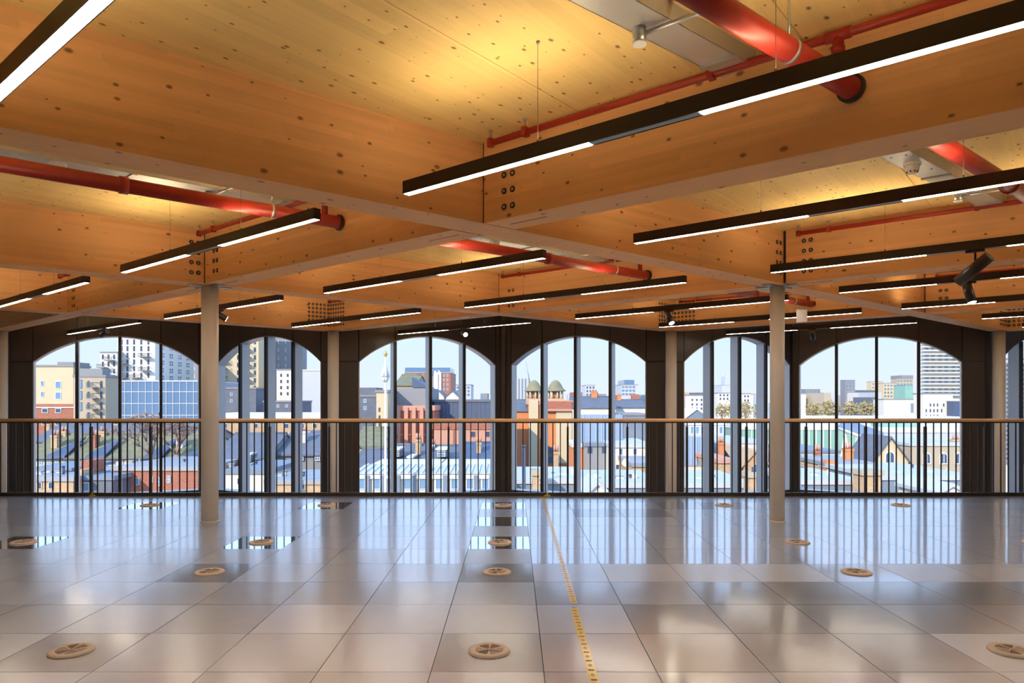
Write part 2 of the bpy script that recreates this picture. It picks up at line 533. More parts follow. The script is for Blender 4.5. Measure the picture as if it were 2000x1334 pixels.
lab1 = {(-1, -1): 'long glulam beam from top left through the central crossing to the right column',
        (-3, -1): 'glulam beam running from left edge onto the round left column',
        (-1, 1): 'glulam beam from left column towards the second wall column, under short lights',
        (-3, 1): 'glulam beam at far left with large bolt grid beside the first wall column',
        (1, 1): 'glulam beam from right column to the right wall column',
        (1, -1): 'glulam beam at upper right outside corner, mostly out of frame',
        (-5, 1): 'glulam beam over the far left window pier',
        (3, 1): 'glulam beam beyond the right wall column'}
lab2 = {(1, -1): 'nearest glulam beam on the right with six bolts at the central crossing',
        (0, 0): 'glulam beam from the central crossing down to the left column',
        (2, 0): 'glulam beam from the right edge onto the right column',
        (1, 1): 'glulam beam from right column to the far central crossing',
        (0, 2): 'glulam edge beam from far central crossing to the left wall column with bolt grid',
        (2, 2): 'glulam edge beam from the far right crossing to the middle wall column with bolt grid',
        (-1, 1): 'glulam beam from left column to the far left crossing',
        (-2, 2): 'glulam edge beam descending to the far left wall column',
        (3, 1): 'glulam beam from right edge with four bolts at far right crossing',
        (4, 2): 'glulam edge beam to the right wall column at picture edge'}
for j in (-3, -1, 1):
    for i in (-5, -3, -1, 1, 3):
        if i + 2 > 5: continue
        P, Mid, Q = node(i, j), node(i + 1, j + 1), node(i + 2, j + 2)
        if not in_frame(P, Q): continue
        oP = 0.012; oQ = 0.012
        # column posts at row 3 stop the beam
        if j + 2 == 3: oQ = 0.085
        bl = []
        if j + 2 == 1: bl = [(1, 2, 4, 0.075, 0.115, 0.20)]
        if j + 2 == 3: bl = [(1, 6, 6, 0.078, 0.078, 0.10)]
        if (i, j) not in lab1: print('NOLABEL1', i, j)
        lb = lab1.get((i, j), 'glulam ceiling beam hidden outside the picture edges')
        cP = dirv(node(i, j), node(i - 1, j + 1)) if i - 1 in NX else D2
        cQ = dirv(node(i + 2, j + 2), node(i + 3, j + 1)) if i + 3 in NX else D2
        beam(P, Q, D2, D2, oP, oQ, lb, bl)
for j in range(-3, 3):
    for i in range(-4, 6):
        if (i + j) % 2 or i - 1 not in NX or i not in NX: continue
        P, Q = node(i, j), node(i - 1, j + 1)
        if not in_frame(P, Q): continue
        colP, colQ = (j % 2 == 1), ((j + 1) % 2 == 1)
        if (i, j) not in lab2: print('NOLABEL2', i, j)
        oP = HW + (0.03 if colP else 0.014); oQ = HW + (0.03 if colQ else 0.014)
        if j + 1 == 3: oQ = 0.085
        bl = []
        if not colQ: bl.append((1, 2, 3, 0.08, 0.118, 0.20))
        elif j + 1 == 3: bl.append((1, 6, 6, 0.078, 0.078, 0.10))
        else: bl.append((1, 2, 4, 0.075, 0.115, 0.20))
        lb = lab2.get((i, j), 'short glulam ceiling beam hidden outside the picture edges')
        dcut = D1
        o = beam(P, Q, dcut, dcut, oP, oQ, lb, bl)
        # dark strips added in the open gaps at the through beam, standing for shade
        dd = (Q - P).normalized()
        for (N, s_, off, col) in ((P, 1, oP, colP), (Q, -1, oQ, colQ)):
            if off < HW: continue
            gap = off - HW; sn = abs(dd.x * D1.y - dd.y * D1.x)
            cpt = N + dd * s_ * ((HW + gap / 2) / sn)
            m_ = MB(); a = cpt - D1 * 0.152; b = cpt + D1 * 0.152
            m_.bar((a.x, a.y, SOF + 0.003), (b.x, b.y, SOF + 0.003), max(gap - 0.003, 0.004), CEIL - SOF - 0.004, M['bolt']); part('gap_shade_strip', m_, o)
        # knife plate slots in the soffit
        d = (Q - P).normalized()
        for (N, s_) in ((P, 1), (Q, -1)):
            a = N + d * s_ * 0.27; b = N + d * s_ * 0.62
            m_ = MB(); m_.bar((a.x, a.y, SOF - 0.0015), (b.x, b.y, SOF - 0.0015), 0.008, 0.03, M['bolt'])
            part('plate_slot', m_, o)

# ------------------------------------------------------------------ columns
def column(x, y, r, zb, label, perim=False):
    o = thing('column', label, 'column', (x, y, zb), 'round steel columns')
    m_ = MB(); m_.tube((x, y, zb), (x, y, SOF - 0.006), r, M['column'], 40); part('shaft', m_, o)
    if not perim:
        m_ = MB(); m_.lathe([(r, 0.012), (r + 0.012, 0.010), (r + 0.014, 0.0)], M['steel'], 40, (x, y, 0.001)); part('base_ring', m_, o)
        m_ = MB()
        for dd in (D1, D2):
            a = Vector((x, y, 0)) - dd * 0.24; b = Vector((x, y, 0)) + dd * 0.24
            m_.bar((a.x, a.y, SOF - 0.014), (b.x, b.y, SOF - 0.014), 0.11, 0.012, M['steel'])
        part('head_plate', m_, o)
    else:
        m_ = MB(); m_.box(x - 0.075, x + 0.075, y - 0.09, y + 0.09, SOF, CEIL - 0.005, M['bronze']); part('head_post', m_, o)
    return o

column(NX[-1] - 0.01, 8.19, 0.096, 0.0, 'left free-standing round column, pinkish grey paint, on tiled floor in front of balustrade')
column(NX[1], 8.19, 0.083, 0.0, 'right free-standing round column, slimmer, on tiled floor in front of balustrade')
column(-3.565, 13.7, 0.108, LOWER, 'round grey column behind the balustrade between second and third arched windows', True)
column(3.115, 13.7, 0.108, LOWER, 'round grey column behind the balustrade between fourth and fifth arched windows', True)
column(9.60, 13.7, 0.108, LOWER, 'round grey column behind the balustrade at the right picture edge', True)
column(-10.13, 13.7, 0.108, LOWER, 'round pale column cut by the left picture edge', True)

# ------------------------------------------------------------------ window wall: folded plan of dark panels and arched windows
YN, YF = 14.05, 15.75
SPRING, APEX = 2.205, 2.80
HALF = 1.56
RAD = (HALF ** 2 + (APEX - SPRING) ** 2) / (2 * (APEX - SPRING))
SILL = -0.62
FACX = [(-13.6, YF), (-10.28, YN), (-6.87, YF), (-3.575, YN), (-0.235, YF), (3.118, YN), (6.37, YF), (9.62, YN), (13.0, YF)]
wall_front = struct('wall_front', None, 'folded wall of dark bronze panels around the arched windows', (0, YN, LOWER))
WDEP = 0.25
wcount = 0
for w in range(8):
    A, B = Vector((*FACX[w], 0)), Vector((*FACX[w + 1], 0))
    d = (B - A).normalized(); L = (B - A).length
    nrm = Vector((-d.y, d.x, 0))          # outwards, away from the room
    near_first = A.y < B.y
    uc = 2.0 if near_first else L - 2.0
    def W(u, n_, z): return A + d * u + nrm * n_ + Vector((0, 0, z))
    def arc(du): return APEX - (RAD - math.sqrt(max(RAD * RAD - du * du, 0)))
    u0, u1 = uc - HALF, uc + HALF
    ms = [uc - 0.788, uc, uc + 0.788]
    G_ = 0.008
    def panel(loop):
        m_ = MB(); m_.hull([W(u, 0.0, z) for (u, z) in loop], [W(u, 0.05, z) for (u, z) in loop], M['bronze'])
        part('wall_panel', m_, wall_front)
    TOP = CEIL
    for (a_, b_) in ((0.0, u0), (u1, L)):
        panel([(a_ + G_, LOWER), (b_ - G_, LOWER), (b_ - G_, SPRING - G_), (a_ + G_, SPRING - G_)])
        panel([(a_ + G_, SPRING + G_), (b_ - G_, SPRING + G_), (b_ - G_, TOP), (a_ + G_, TOP)])
    panel([(u0 + G_, LOWER), (u1 - G_, LOWER), (u1 - G_, SILL), (u0 + G_, SILL)])
    eds = [u0] + ms + [u1]
    for q in range(4):
        a_, b_ = eds[q] + G_, eds[q + 1] - G_
        N_ = 8
        low = [(a_ + (b_ - a_) * t / N_, arc(a_ + (b_ - a_) * t / N_ - uc)) for t in range(N_ + 1)]
        panel(low + [(b_, TOP), (a_, TOP)])
    # backing sheet seen through the joints
    m_ = MB()
    for (a_, b_) in ((0.0, u0), (u1, L)):
        m_.hull([W(a_, 0.052, LOWER), W(b_, 0.052, LOWER), W(b_, 0.052, TOP), W(a_, 0.052, TOP)],
                [W(a_, 0.16, LOWER), W(b_, 0.16, LOWER), W(b_, 0.16, TOP), W(a_, 0.16, TOP)], M['mull_dark'])
    N_ = 24
    lowb = [(u0 + (u1 - u0) * t / N_, arc(u0 + (u1 - u0) * t / N_ - uc) + 0.002) for t in range(N_ + 1)] + [(u1, TOP), (u0, TOP)]
    m_.hull([W(u, 0.052, z) for u, z in lowb], [W(u, 0.16, z) for u, z in lowb], M['mull_dark'])
    part('panel_backing', m_, wall_front)
    # window
    wcount += 1
    c = W(uc, 0, SILL)
    win = struct('window_%d' % wcount, None, None, tuple(c))
    m_ = MB(); m_.hull([W(u0, 0.05, SILL - 0.05), W(u1, 0.05, SILL - 0.05), W(u1, 0.05, SILL), W(u0, 0.05, SILL)],
                       [W(u0, WDEP + 0.05, SILL - 0.05), W(u1, WDEP + 0.05, SILL - 0.05), W(u1, WDEP + 0.05, SILL), W(u0, WDEP + 0.05, SILL)], M['fin'])
    part('window_sill', m_, win)
    for (uu, s_) in ((u0, 1), (u1, -1)):
        m_ = MB()
        a_, b_ = (uu, uu + 0.02) if s_ > 0 else (uu - 0.02, uu)
        m_.hull([W(a_, 0.01, SILL), W(b_, 0.01, SILL), W(b_, 0.01, SPRING), W(a_, 0.01, SPRING)],
                [W(a_, WDEP, SILL), W(b_, WDEP, SILL), W(b_, WDEP, SPRING), W(a_, WDEP, SPRING)], M['fin'])
        part('jamb', m_, win)
    m_ = MB(); N_ = 24
    arcp = [(u0 + (u1 - u0) * t / N_) for t in range(N_ + 1)]
    for t in range(N_):
        a_, b_ = arcp[t], arcp[t + 1]
        za, zb_ = arc(a_ - uc), arc(b_ - uc)
        m_.hull([W(a_, 0.01, za - 0.02), W(b_, 0.01, zb_ - 0.02), W(b_, 0.01, zb_), W(a_, 0.01, za)],
                [W(a_, WDEP, za - 0.02), W(b_, WDEP, zb_ - 0.02), W(b_, WDEP, zb_), W(a_, WDEP, za)], M['fin'])
    part('arch_frame', m_, win)
    for um in ms:
        zt = arc(um - uc) - 0.012
        m_ = MB()
        m_.hull([W(um - 0.03, -0.02, SILL), W(um + 0.03, -0.02, SILL), W(um + 0.03, -0.02, zt), W(um - 0.03, -0.02, zt)],
                [W(um - 0.03, 0.035, SILL), W(um + 0.03, 0.035, SILL), W(um + 0.03, 0.035, zt), W(um - 0.03, 0.035, zt)], M['mull_dark'])
        m_.hull([W(um - 0.027, 0.035, SILL), W(um + 0.027, 0.035, SILL), W(um + 0.027, 0.035, zt), W(um - 0.027, 0.035, zt)],
                [W(um - 0.027, WDEP, SILL), W(um + 0.027, WDEP, SILL), W(um + 0.027, WDEP, zt), W(um - 0.027, WDEP, zt)], M['fin'])
        part('mullion', m_, win)
    for q in range(4):
        a_ = eds[q] + (0.02 if q == 0 else 0.03); b_ = eds[q + 1] - (0.02 if q == 3 else 0.03)
        N_ = 8
        loop = [(a_, SILL), (b_, SILL)] + [(b_ + (a_ - b_) * t / N_, arc(b_ + (a_ - b_) * t / N_ - uc) - 0.02) for t in range(N_ + 1)]
        m_ = MB(); m_.face([W(u, 0.20, z) for u, z in loop], M['glass'])
        part('pane', m_, win)
# corner posts of the folded wall
for w in range(1, 8):
    x, y = FACX[w]
    s_ = -1 if y == YF else 1
    m_ = MB(); m_.box(x - 0.045, x + 0.045, y - 0.01 if s_ > 0 else y - 0.06, y + 0.05 if s_ > 0 else y + 0.02, LOWER, CEIL, M['bronze'])
    part('corner_post', m_, wall_front)

# ------------------------------------------------------------------ balustrade
RY = 10.32
bal = thing('balustrade', 'dark steel balustrade with round timber handrail along the floor edge', 'balustrade', (0, RY, 0))
m_ = MB(); m_.tube((0, 0, 0), (18.6, 0, 0), 0.026, M['handrail'], 16)
place('handrail', m_.mesh('handrail'), bal, T(-9.3, RY, 1.125))
m_ = MB(); m_.box(-9.3, 9.3, RY - 0.012, RY + 0.012, 1.085, 1.102, M['rail']); part('top_rail', m_, bal)
m_ = MB(); m_.box(-9.3, 9.3, RY - 0.03, RY + 0.03, 0.0, 0.05, M['rail']); part('bottom_rail', m_, bal)
m_ = MB(); m_.box(-0.007, 0.007, -0.007, 0.007, 0.05, 1.086, M['rail']); bal_me = m_.mesh('baluster')
m_ = MB(); m_.box(-0.013, 0.013, 0.0, 0.05, 0.0, 1.03, M['rail']); m_.box(-0.007, 0.007, 0.0, 0.02, 1.03, 1.086, M['rail']); post_me = m_.mesh('post')
x = (176.0 - CX) * RY / F - 0.1112 * 30
n_ = -30
while x < 9.2:
    if x > -9.2:
        if n_ % 8 == 0: place('post', post_me, bal, T(x, RY, 0))
        else: place('baluster', bal_me, bal, T(x, RY, 0))
    x += 0.1112; n_ += 1
for px in (183, 1069):
    xx = (px - CX) * RY / F
    m_ = MB(); m_.box(-0.045, 0.045, -0.004, 0, 0.0, 0.018, M['tape']); m_.box(-0.012, 0.012, -0.004, 0, 0.018, 0.05, M['tape'])
    o = part('tape_tab', m_, None, T(xx, RY - 0.031, 0.002))
    tag(o, 'small yellow tape tab on the bottom rail ' + ('below the first arched window' if px < 500 else 'at the end of the yellow floor tape'), 'tape', 'yellow tape tabs')

# ------------------------------------------------------------------ linear lights
LZ, LH, LW = 2.751, 0.080, 0.058
def linear_light(cx, cy, half, label, mid=0.30, shift=0.0):
    o = thing('linear_light', label, 'light', (cx, cy, LZ), 'suspended linear lights')
    ang = math.atan2(D2.y, D2.x)
    mw = T(cx, cy, LZ) @ Matrix.Rotation(ang, 4, 'Z')     # local +x runs away from the viewer to the left
    m_ = MB()
    m_.box(-half, half, -LW / 2, -LW / 2 + 0.004, 0, LH, M['black']); m_.box(-half, half, LW / 2 - 0.004, LW / 2, 0, LH, M['black'])
    m_.box(-half, half, -LW / 2 + 0.004, LW / 2 - 0.004, 0.008, LH - 0.012, M['black'])
    m_.box(-half - 0.003, -half, -LW / 2, LW / 2, 0, LH, M['black']); m_.box(half, half + 0.003, -LW / 2, LW / 2, 0, LH, M['black'])
    place('housing', m_.mesh('housing'), o, mw)
    for (a_, b_) in ((-half, -mid + shift), (mid + shift, half)):
        m_ = MB(); m_.box(a_ + 0.002, b_, -LW / 2 + 0.0045, LW / 2 - 0.0045, 0.0005, 0.0075, M['led']); place('diffuser', m_.mesh('diffuser'), o, mw)
        m_ = MB(); m_.box(a_ + (0.16 if a_ < -half + .01 else 0), b_ - (0.16 if b_ > half - .01 else 0), -LW / 2 + 0.006, LW / 2 - 0.006, LH - 0.0115, LH - 0.004, M['led_up']); place('uplight', m_.mesh('uplight'), o, mw)
    m_ = MB(); m_.box(-mid + shift + 0.004, mid + shift - 0.004, -0.018, 0.018, 0.001, 0.0075, M['track']); place('track', m_.mesh('track'), o, mw)
    for s_ in (-1, 1):
        m_ = MB(); m_.tube((s_ * half * 0.376, 0, LH - 0.013), (s_ * half * 0.376, 0, CEIL - LZ - 0.012), 0.0011, M['bolt'], 6)
        m_.tube((s_ * half * 0.376, 0, LH - 0.012), (s_ * half * 0.376, 0, LH + 0.02), 0.006, M['black'], 8)
        m_.tube((s_ * half * 0.376, 0, CEIL - LZ - 0.014), (s_ * half * 0.376, 0, CEIL - LZ), 0.009, M['steel'], 8)
        place('suspension_cable', m_.mesh('suspension_cable'), o, mw)
    return o

def cell_light(cx, cy, sgn, label, half=1.69):
    p = Vector((cx, cy, 0)) + D1 * 1.065 * sgn + D2 * (-0.045)
    linear_light(p.x, p.y, half, label)
    return p

CELLS = [(-0.235, 2.7), (-3.59, 5.45), (3.118, 5.45), (-6.95, 8.2), (-0.235, 8.2), (6.35, 8.2), (-3.59, 10.95), (3.118, 10.95), (-6.95, 13.7), (-0.235, 13.7), (6.42, 13.7)]
LP = {}
LP['a'] = cell_light(-0.235, 2.7, -1, 'bright linear light cut by the top left picture corner')
LP['b'] = cell_light(-0.235, 2.7, 1, 'longest linear light running from the central crossing out of the right picture edge')
LP['c'] = cell_light(-3.59, 5.45, 1, 'linear light in front of the red pipe above the left column')
LP['c2'] = cell_light(-3.59, 5.45, -1, 'linear light just outside the left picture edge')
LP['d'] = cell_light(3.118, 5.45, -1, 'linear light under the second right beam, between smoke detector and central beam')
LP['e'] = cell_light(3.118, 5.45, 1, 'linear light starting at the right column head carrying a tilted spotlight')
LP['f'] = cell_light(-6.95, 8.2, 1, 'linear light cut by the left picture edge above the first arched window')
LP['g'] = cell_light(-0.235, 8.2, -1, 'linear light ending below the red pipe just beyond the central crossing')
LP['h'] = cell_light(-0.235, 8.2, 1, 'linear light below the flanged end of the middle red pipe')
linear_light(5.05, 7.70, 1.33, 'linear light right of the right column with downward spotlight')
linear_light(6.74, 9.17, 1.415, 'linear light near right edge below the four bolts')
LP['i'] = cell_light(-3.59, 10.95, -1, 'linear light passing behind the left column')
LP['j'] = cell_light(-3.59, 10.95, 1, 'linear light across the bolt grid of the left wall column')
LP['k'] = cell_light(3.118, 10.95, -1, 'linear light with spotlight passing across the middle wall column bolt grid')
LP['l'] = cell_light(3.118, 10.95, 1, 'linear light behind the small white hanging sign')
LP['m'] = cell_light(-6.95, 13.7, -1, 'thin linear light in front of the first arched window')
LP['n'] = cell_light(-0.235, 13.7, -1, 'thin linear light with glowing spotlight over the third arched window')
LP['o'] = cell_light(6.42, 13.7, -1, 'thin linear light above fifth and sixth arched windows')
LP['p'] = cell_light(9.75, 10.95, -1, 'short visible linear light at right edge before the wall column post')
LP['q'] = cell_light(9.75, 10.95, 1, 'tip of a linear light at right edge behind the wall column')

def spotlight(x, y, axis, label, stem=0.09, ln=0.20, r=0.040, on=True):
    """axis: direction in which the lens points"""
    o = thing('track_spotlight', label, 'spotlight', (x, y, LZ), 'track spotlights')
    m_ = MB(); a = Vector((x, y, LZ - 0.022)) - D2 * 0.07; b = Vector((x, y, LZ - 0.022)) + D2 * 0.07
    m_.bar(a, b, 0.034, 0.022, M['black']); part('adapter', m_, o)
    m_ = MB(); m_.tube((x, y, LZ - 0.02), (x, y, LZ - 0.02 - stem), 0.009, M['black'], 10); part('stem', m_, o)
    ax = Vector(axis).normalized(); c = Vector((x, y, LZ - 0.03 - stem))
    m_ = MB(); m_.tube(c - ax * ln * 0.45, c + ax * ln * 0.55, r, M['black'], 24); part('body', m_, o)
    m_ = MB(); e_ = c + ax * ln * 0.55; m_.tube(e_, e_ + ax * 0.002, r * 0.86, M['lens'], 24); part('lens', m_, o)

def at_px(x_px, Yd): return (x_px - CX) * Yd / F
spotlight(LP['e'].x + 0.06, LP['e'].y - 0.04, (-0.42, 0.72, -0.60), 'large tilted black spotlight at upper right seen from behind', 0.13, 0.32, 0.050)
spotlight(5.06, 7.70, (0.1, -0.25, -0.95), 'black spotlight pointing down with lit white lens, right of right column', 0.08, 0.24, 0.048)
spotlight(6.98, 8.98, (0.45, -0.35, -0.8), 'black spotlight cut by the right picture edge', 0.08, 0.22, 0.046)
spotlight(LP['i'].x + 0.06, LP['i'].y - 0.05, (0.6, 0.3, -0.35), 'black spotlight half hidden behind the left column', 0.05, 0.18, 0.045)
spotlight(LP['k'].x - 0.03, LP['k'].y, (0.25, -0.5, -0.85), 'lit spotlight in front of the middle wall column', 0.07, 0.2, 0.045)
spotlight(LP['n'].x + 0.10, LP['n'].y - 0.06, (0.35, -0.8, -0.28), 'glowing spotlight facing the room over the third arched window', 0.06, 0.15, 0.045)
spotlight(LP['o'].x - 0.02, LP['o'].y, (0.35, 0.55, -0.65), 'dark spotlight hanging between fifth and sixth arched windows', 0.08, 0.2, 0.045)
spotlight(LP['m'].x + 0.12, LP['m'].y - 0.08, (-0.75, 0.4, -0.3), 'dark spotlight tilted in front of the first arched window', 0.05, 0.2, 0.045)

# ------------------------------------------------------------------ red sprinkler pipes, cable trays, detectors
PZM, PZB = 3.065, 3.295
def main_pipe(start, a0, a1, crossings, label):
    c0 = Vector((*start, 0)) + D2 * -0.575
    P, Q = c0 + D1 * a0, c0 + D1 * a1
    o = thing('sprinkler_main_pipe', label, 'pipe', (P.x, P.y, PZM), 'red sprinkler main pipes')
    m_ = MB(); m_.tube((P.x, P.y, PZM), (Q.x, Q.y, PZM), 0.056, M['red'], 24); part('pipe', m_, o)
    for cr in crossings:
        q = c0 + D1 * cr
        m_ = MB(); m_.tube((*(q - D1 * 0.012).xy, PZM), (*(q + D1 * 0.012).xy, PZM), 0.072, M['mull_dark'], 24); part('collar', m_, o)
        h = c0 + D1 * (cr - 0.62)
        m_ = MB(); m_.tube((*(h - D1 * 0.012).xy, PZM), (*(h + D1 * 0.012).xy, PZM), 0.060, M['steel'], 20)
        m_.tube((h.x, h.y, PZM + 0.05), (h.x, h.y, CEIL), 0.006, M['steel'], 8); part('hanger', m_, o)
        g = c0 + D1 * (cr - 1.75)
        m_ = MB(); m_.tube((*(g - D1 * 0.03).xy, PZM), (*(g + D1 * 0.03).xy, PZM), 0.066, M['red'], 20); part('coupling', m_, o)

main_pipe((-0.235, 2.7), -2.2, 10.0, (2.0, 6.338), 'thick red sprinkler main pipe crossing the upper right beams')
main_pipe((-3.59, 5.45), -2.0, 11.0, (2.0, 6.338, 10.676), 'thick red sprinkler main pipe entering at left edge above left column')
main_pipe((-6.95, 8.2), -1.0, 6.4, (2.0, 6.338), 'red sprinkler main pipe hidden behind the left column beams')

def branch(cx, cy, label, n_h=2):
    c = Vector((cx, cy, 0)) + D1 * 1.86
    P, Q = c + D2 * 1.77, c + D2 * -1.98
    o = thing('sprinkler_branch_pipe', label, 'pipe', (P.x, P.y, PZB), 'thin red sprinkler branch pipes')
    m_ = MB(); m_.tube((P.x, P.y, PZB), (Q.x, Q.y, PZB), 0.023, M['red'], 16); part('pipe', m_, o)
    m_ = MB(); m_.tube((*(P - D2 * 0.0).xy, PZB - 0.025), (*P.xy, PZB + 0.03), 0.027, M['red'], 14)
    m_.tube((P.x, P.y, PZB + 0.03), (P.x, P.y, CEIL - 0.002), 0.012, M['steel'], 10); part('sprinkler_elbow', m_, o)
    for b_ in (1.45, 0.1, -1.4):
        h = c + D2 * b_
        m_ = MB(); m_.bar((*(h - D2 * 0.018).xy, PZB - 0.027), (*(h + D2 * 0.018).xy, PZB - 0.027), 0.054, 0.062, M['red'])
        m_.tube((h.x, h.y, PZB + 0.03), (h.x, h.y, CEIL - 0.006), 0.006, M['steel'], 8)
        m_.tube((h.x, h.y, CEIL - 0.008), (h.x, h.y, CEIL - 0.001), 0.022, M['steel'], 10); part('hanger', m_, o)
    t = c + D2 * -0.575
    m_ = MB(); m_.tube((*(t - D2 * 0.06).xy, PZB), (*(t + D2 * 0.06).xy, PZB), 0.030, M['red'], 16)
    m_.tube((t.x, t.y, PZM + 0.04), (t.x, t.y, PZB), 0.027, M['red'], 16)
    m_.tube((t.x, t.y, PZB - 0.09), (t.x, t.y, PZB - 0.06), 0.033, M['red'], 16); part('tee', m_, o)

BR = ['thin red branch pipe along the nearest right beam', 'thin red branch pipe beside the left column head', 'thin red branch pipe along the second right beam',
      'thin red branch pipe stub at far left above first window', 'thin red branch pipe beyond the central crossing', 'thin red branch pipe beside the far right crossing',
      'thin red branch pipe above the left wall column bolt grid', 'thin red branch pipe above the middle wall column']
for (cx, cy), lb in zip(CELLS[:8], BR): branch(cx, cy, lb)

TR = ['grey cable tray at the top right, nearest the viewer', 'grey cable tray behind the left red pipe', 'grey cable tray carrying the white smoke detector at right',
      'grey cable tray above the far left window', 'grey cable tray behind the middle red pipe', 'grey cable tray near the right edge behind the spotlights',
      'grey cable tray above the short lights behind the left column', 'grey cable tray above the lights behind the right column']
for q, ((cx, cy), lb) in enumerate(zip(CELLS[:8], TR)):
    c = Vector((cx, cy, 0)) + D2 * -0.015
    P, Q = c + D1 * -1.90, c + D1 * 1.93
    o = thing('cable_tray', lb, 'cable tray', (P.x, P.y, 3.30), 'galvanised cable trays')
    m_ = MB(); m_.bar((P.x, P.y, 3.298), (Q.x, Q.y, 3.298), 0.20, 0.004, M['tray'])
    for s_ in (-1, 1):
        a, b = P + D2 * s_ * 0.1, Q + D2 * s_ * 0.1
        m_.bar((a.x, a.y, 3.298), (b.x, b.y, 3.298), 0.004, 0.086, M['tray'])
    part('channel', m_, o)
    for aa in (-1.2, 0.5, 1.75):
        h = c + D1 * aa
        m_ = MB(); m_.bar((*(h - D2 * 0.11).xy, 3.286), (*(h + D2 * 0.11).xy, 3.286), 0.035, 0.012, M['steel']); part('bracket', m_, o)
    for aa in (1.86, 0.25, -0.25):
        for bb in (-0.05, 0.05):
            h = c + D1 * aa + D2 * bb
            m_ = MB(); m_.tube((h.x, h.y, 3.292), (h.x, h.y, 3.299), 0.008, M['steel'], 8); part('screw', m_, o)
    if q in (0, 1, 2, 4):
        h = c + D1 * 0.0
        d_ = thing('smoke_detector', ['white smoke detector above top picture edge', 'white smoke detector behind the left red pipe', 'round white smoke detector on the cable tray at right', '', 'white smoke detector behind the middle red pipe'][q], 'smoke detector', (h.x, h.y, 3.298), 'smoke detectors')
        m_ = MB(); m_.lathe([(0.062, 0), (0.062, -0.018), (0.055, -0.022)], M['white'], 24, (h.x, h.y, 3.298)); part('base', m_, d_)
        m_ = MB(); m_.lathe([(0.052, -0.022), (0.050, -0.055), (0.038, -0.062), (0.036, -0.078), (0.0, -0.082)], M['white'], 24, (h.x, h.y, 3.298)); part('head', m_, d_)
        m_ = MB()
        for t in range(8):
            an = t * math.pi / 4
            m_.box(h.x + 0.0375 * math.cos(an) - 0.004, h.x + 0.0375 * math.cos(an) + 0.004, h.y + 0.0375 * math.sin(an) - 0.004, h.y + 0.0375 * math.sin(an) + 0.004, 3.223, 3.234, M['vent_dark'])
        part('slots', m_, d_)
    h = c + D1 * 1.15 + D2 * 0.05
    g_ = c + D1 * 1.15 + D2 * -0.46
    k_ = thing('conduit_sensor', 'metal conduit with round junction box ' + ['at top right beside the thick red pipe', 'above the left red pipe', 'below the lit bar near the smoke detector', 'at far left', 'behind the middle red pipe', 'near right edge', 'behind left column', 'behind right column'][q], 'conduit', (h.x, h.y, 3.298), 'conduits with junction boxes')
    m_ = MB(); m_.tube((h.x, h.y, 3.298), (h.x, h.y, 3.225), 0.034, M['steel'], 20); m_.tube((h.x, h.y, 3.225), (h.x, h.y, 3.215), 0.037, M['white'], 20); part('junction_box', m_, k_)
    m_ = MB(); m_.tube((h.x, h.y, 3.262), (g_.x, g_.y, 3.262), 0.011, M['steel'], 12); part('conduit', m_, k_)

# small white hanging sign
sx, sy = at_px(1566, 9.2), 9.2
o = thing('hanging_sign', 'small blank white sign plate hanging beside the right column', 'sign', (sx, sy, 2.46))
mw = T(sx, sy, 0) @ Matrix.Rotation(math.radians(-39), 4, 'Z')
m_ = MB(); m_.box(-0.068, 0.068, -0.006, 0.006, 2.465, 2.63, M['white']); place('plate', m_.mesh('plate'), o, mw)
m_ = MB(); m_.box(-0.07, 0.07, -0.008, 0.008, 2.630, 2.640, M['steel']); place('edge_rail', m_.mesh('edge_rail'), o, mw)
for s_ in (-1, 1):
    m_ = MB(); m_.tube((s_ * 0.06, 0, 2.637), (s_ * 0.06, 0, CEIL - .002), 0.0015, M['steel'], 6); place('wire', m_.mesh('wire'), o, mw)

# ------------------------------------------------------------------ floor vents and tape
def vent_meshes():
    rim = MB(); rim.lathe([(0.082, 0.010), (0.088, 0.013), (0.110, 0.012), (0.119, 0.007), (0.121, 0.0)], M['vent'], 40)
    disc = MB(); disc.lathe([(0.0, 0.0105), (0.083, 0.0105)], M['vent'], 40)
    for t in range(3):
        an = t * 2 * math.pi / 3 + math.pi / 2
        disc.tube((0, 0, 0.0102), (0.082 * math.cos(an), 0.082 * math.sin(an), 0.0102), 0.005, M['vent'], 8)
    slots = MB()
    for t in range(6):
        mid = t * math.pi / 3 + math.pi / 6 + math.pi / 2
        if t % 2 == 0: direc = mid + math.pi / 2
        else: direc = mid
        for s_ in range(6):
            r = 0.016 + s_ * 0.0115
            hw = min(r * math.tan(math.pi / 6) * 0.78, math.sqrt(max(0.078 ** 2 - r * r, 0)))
            if hw < 0.004: continue
            cx_, cy_ = r * math.cos(mid), r * math.sin(mid)
            tx, ty = -math.sin(mid), math.cos(mid); nx_, ny_ = math.cos(mid), math.sin(mid)
            p = [(cx_ + tx * a + nx_ * b, cy_ + ty * a + ny_ * b) for a, b in ((-hw, -0.0032), (hw, -0.0032), (hw, 0.0032), (-hw, 0.0032))]
            slots.prism(p[::-1] if False else p, 0.0100, 0.0112, M['vent_dark'] if t in (0, 5, 2) else M['vent_web'])
    return rim.mesh('rim'), disc.mesh('grille'), slots.mesh('slots')
rim_me, gr_me, sl_me = vent_meshes()
VROWS = {3.98: 'nearest row', 5.78: 'second row', 6.98: 'third row', 9.41: 'far row by the balustrade'}
VCOLS = {-4.939: 'far left', -2.539: 'left of centre', -0.139: 'centre beside the yellow tape', 2.861: 'right of centre', 5.261: 'far right'}
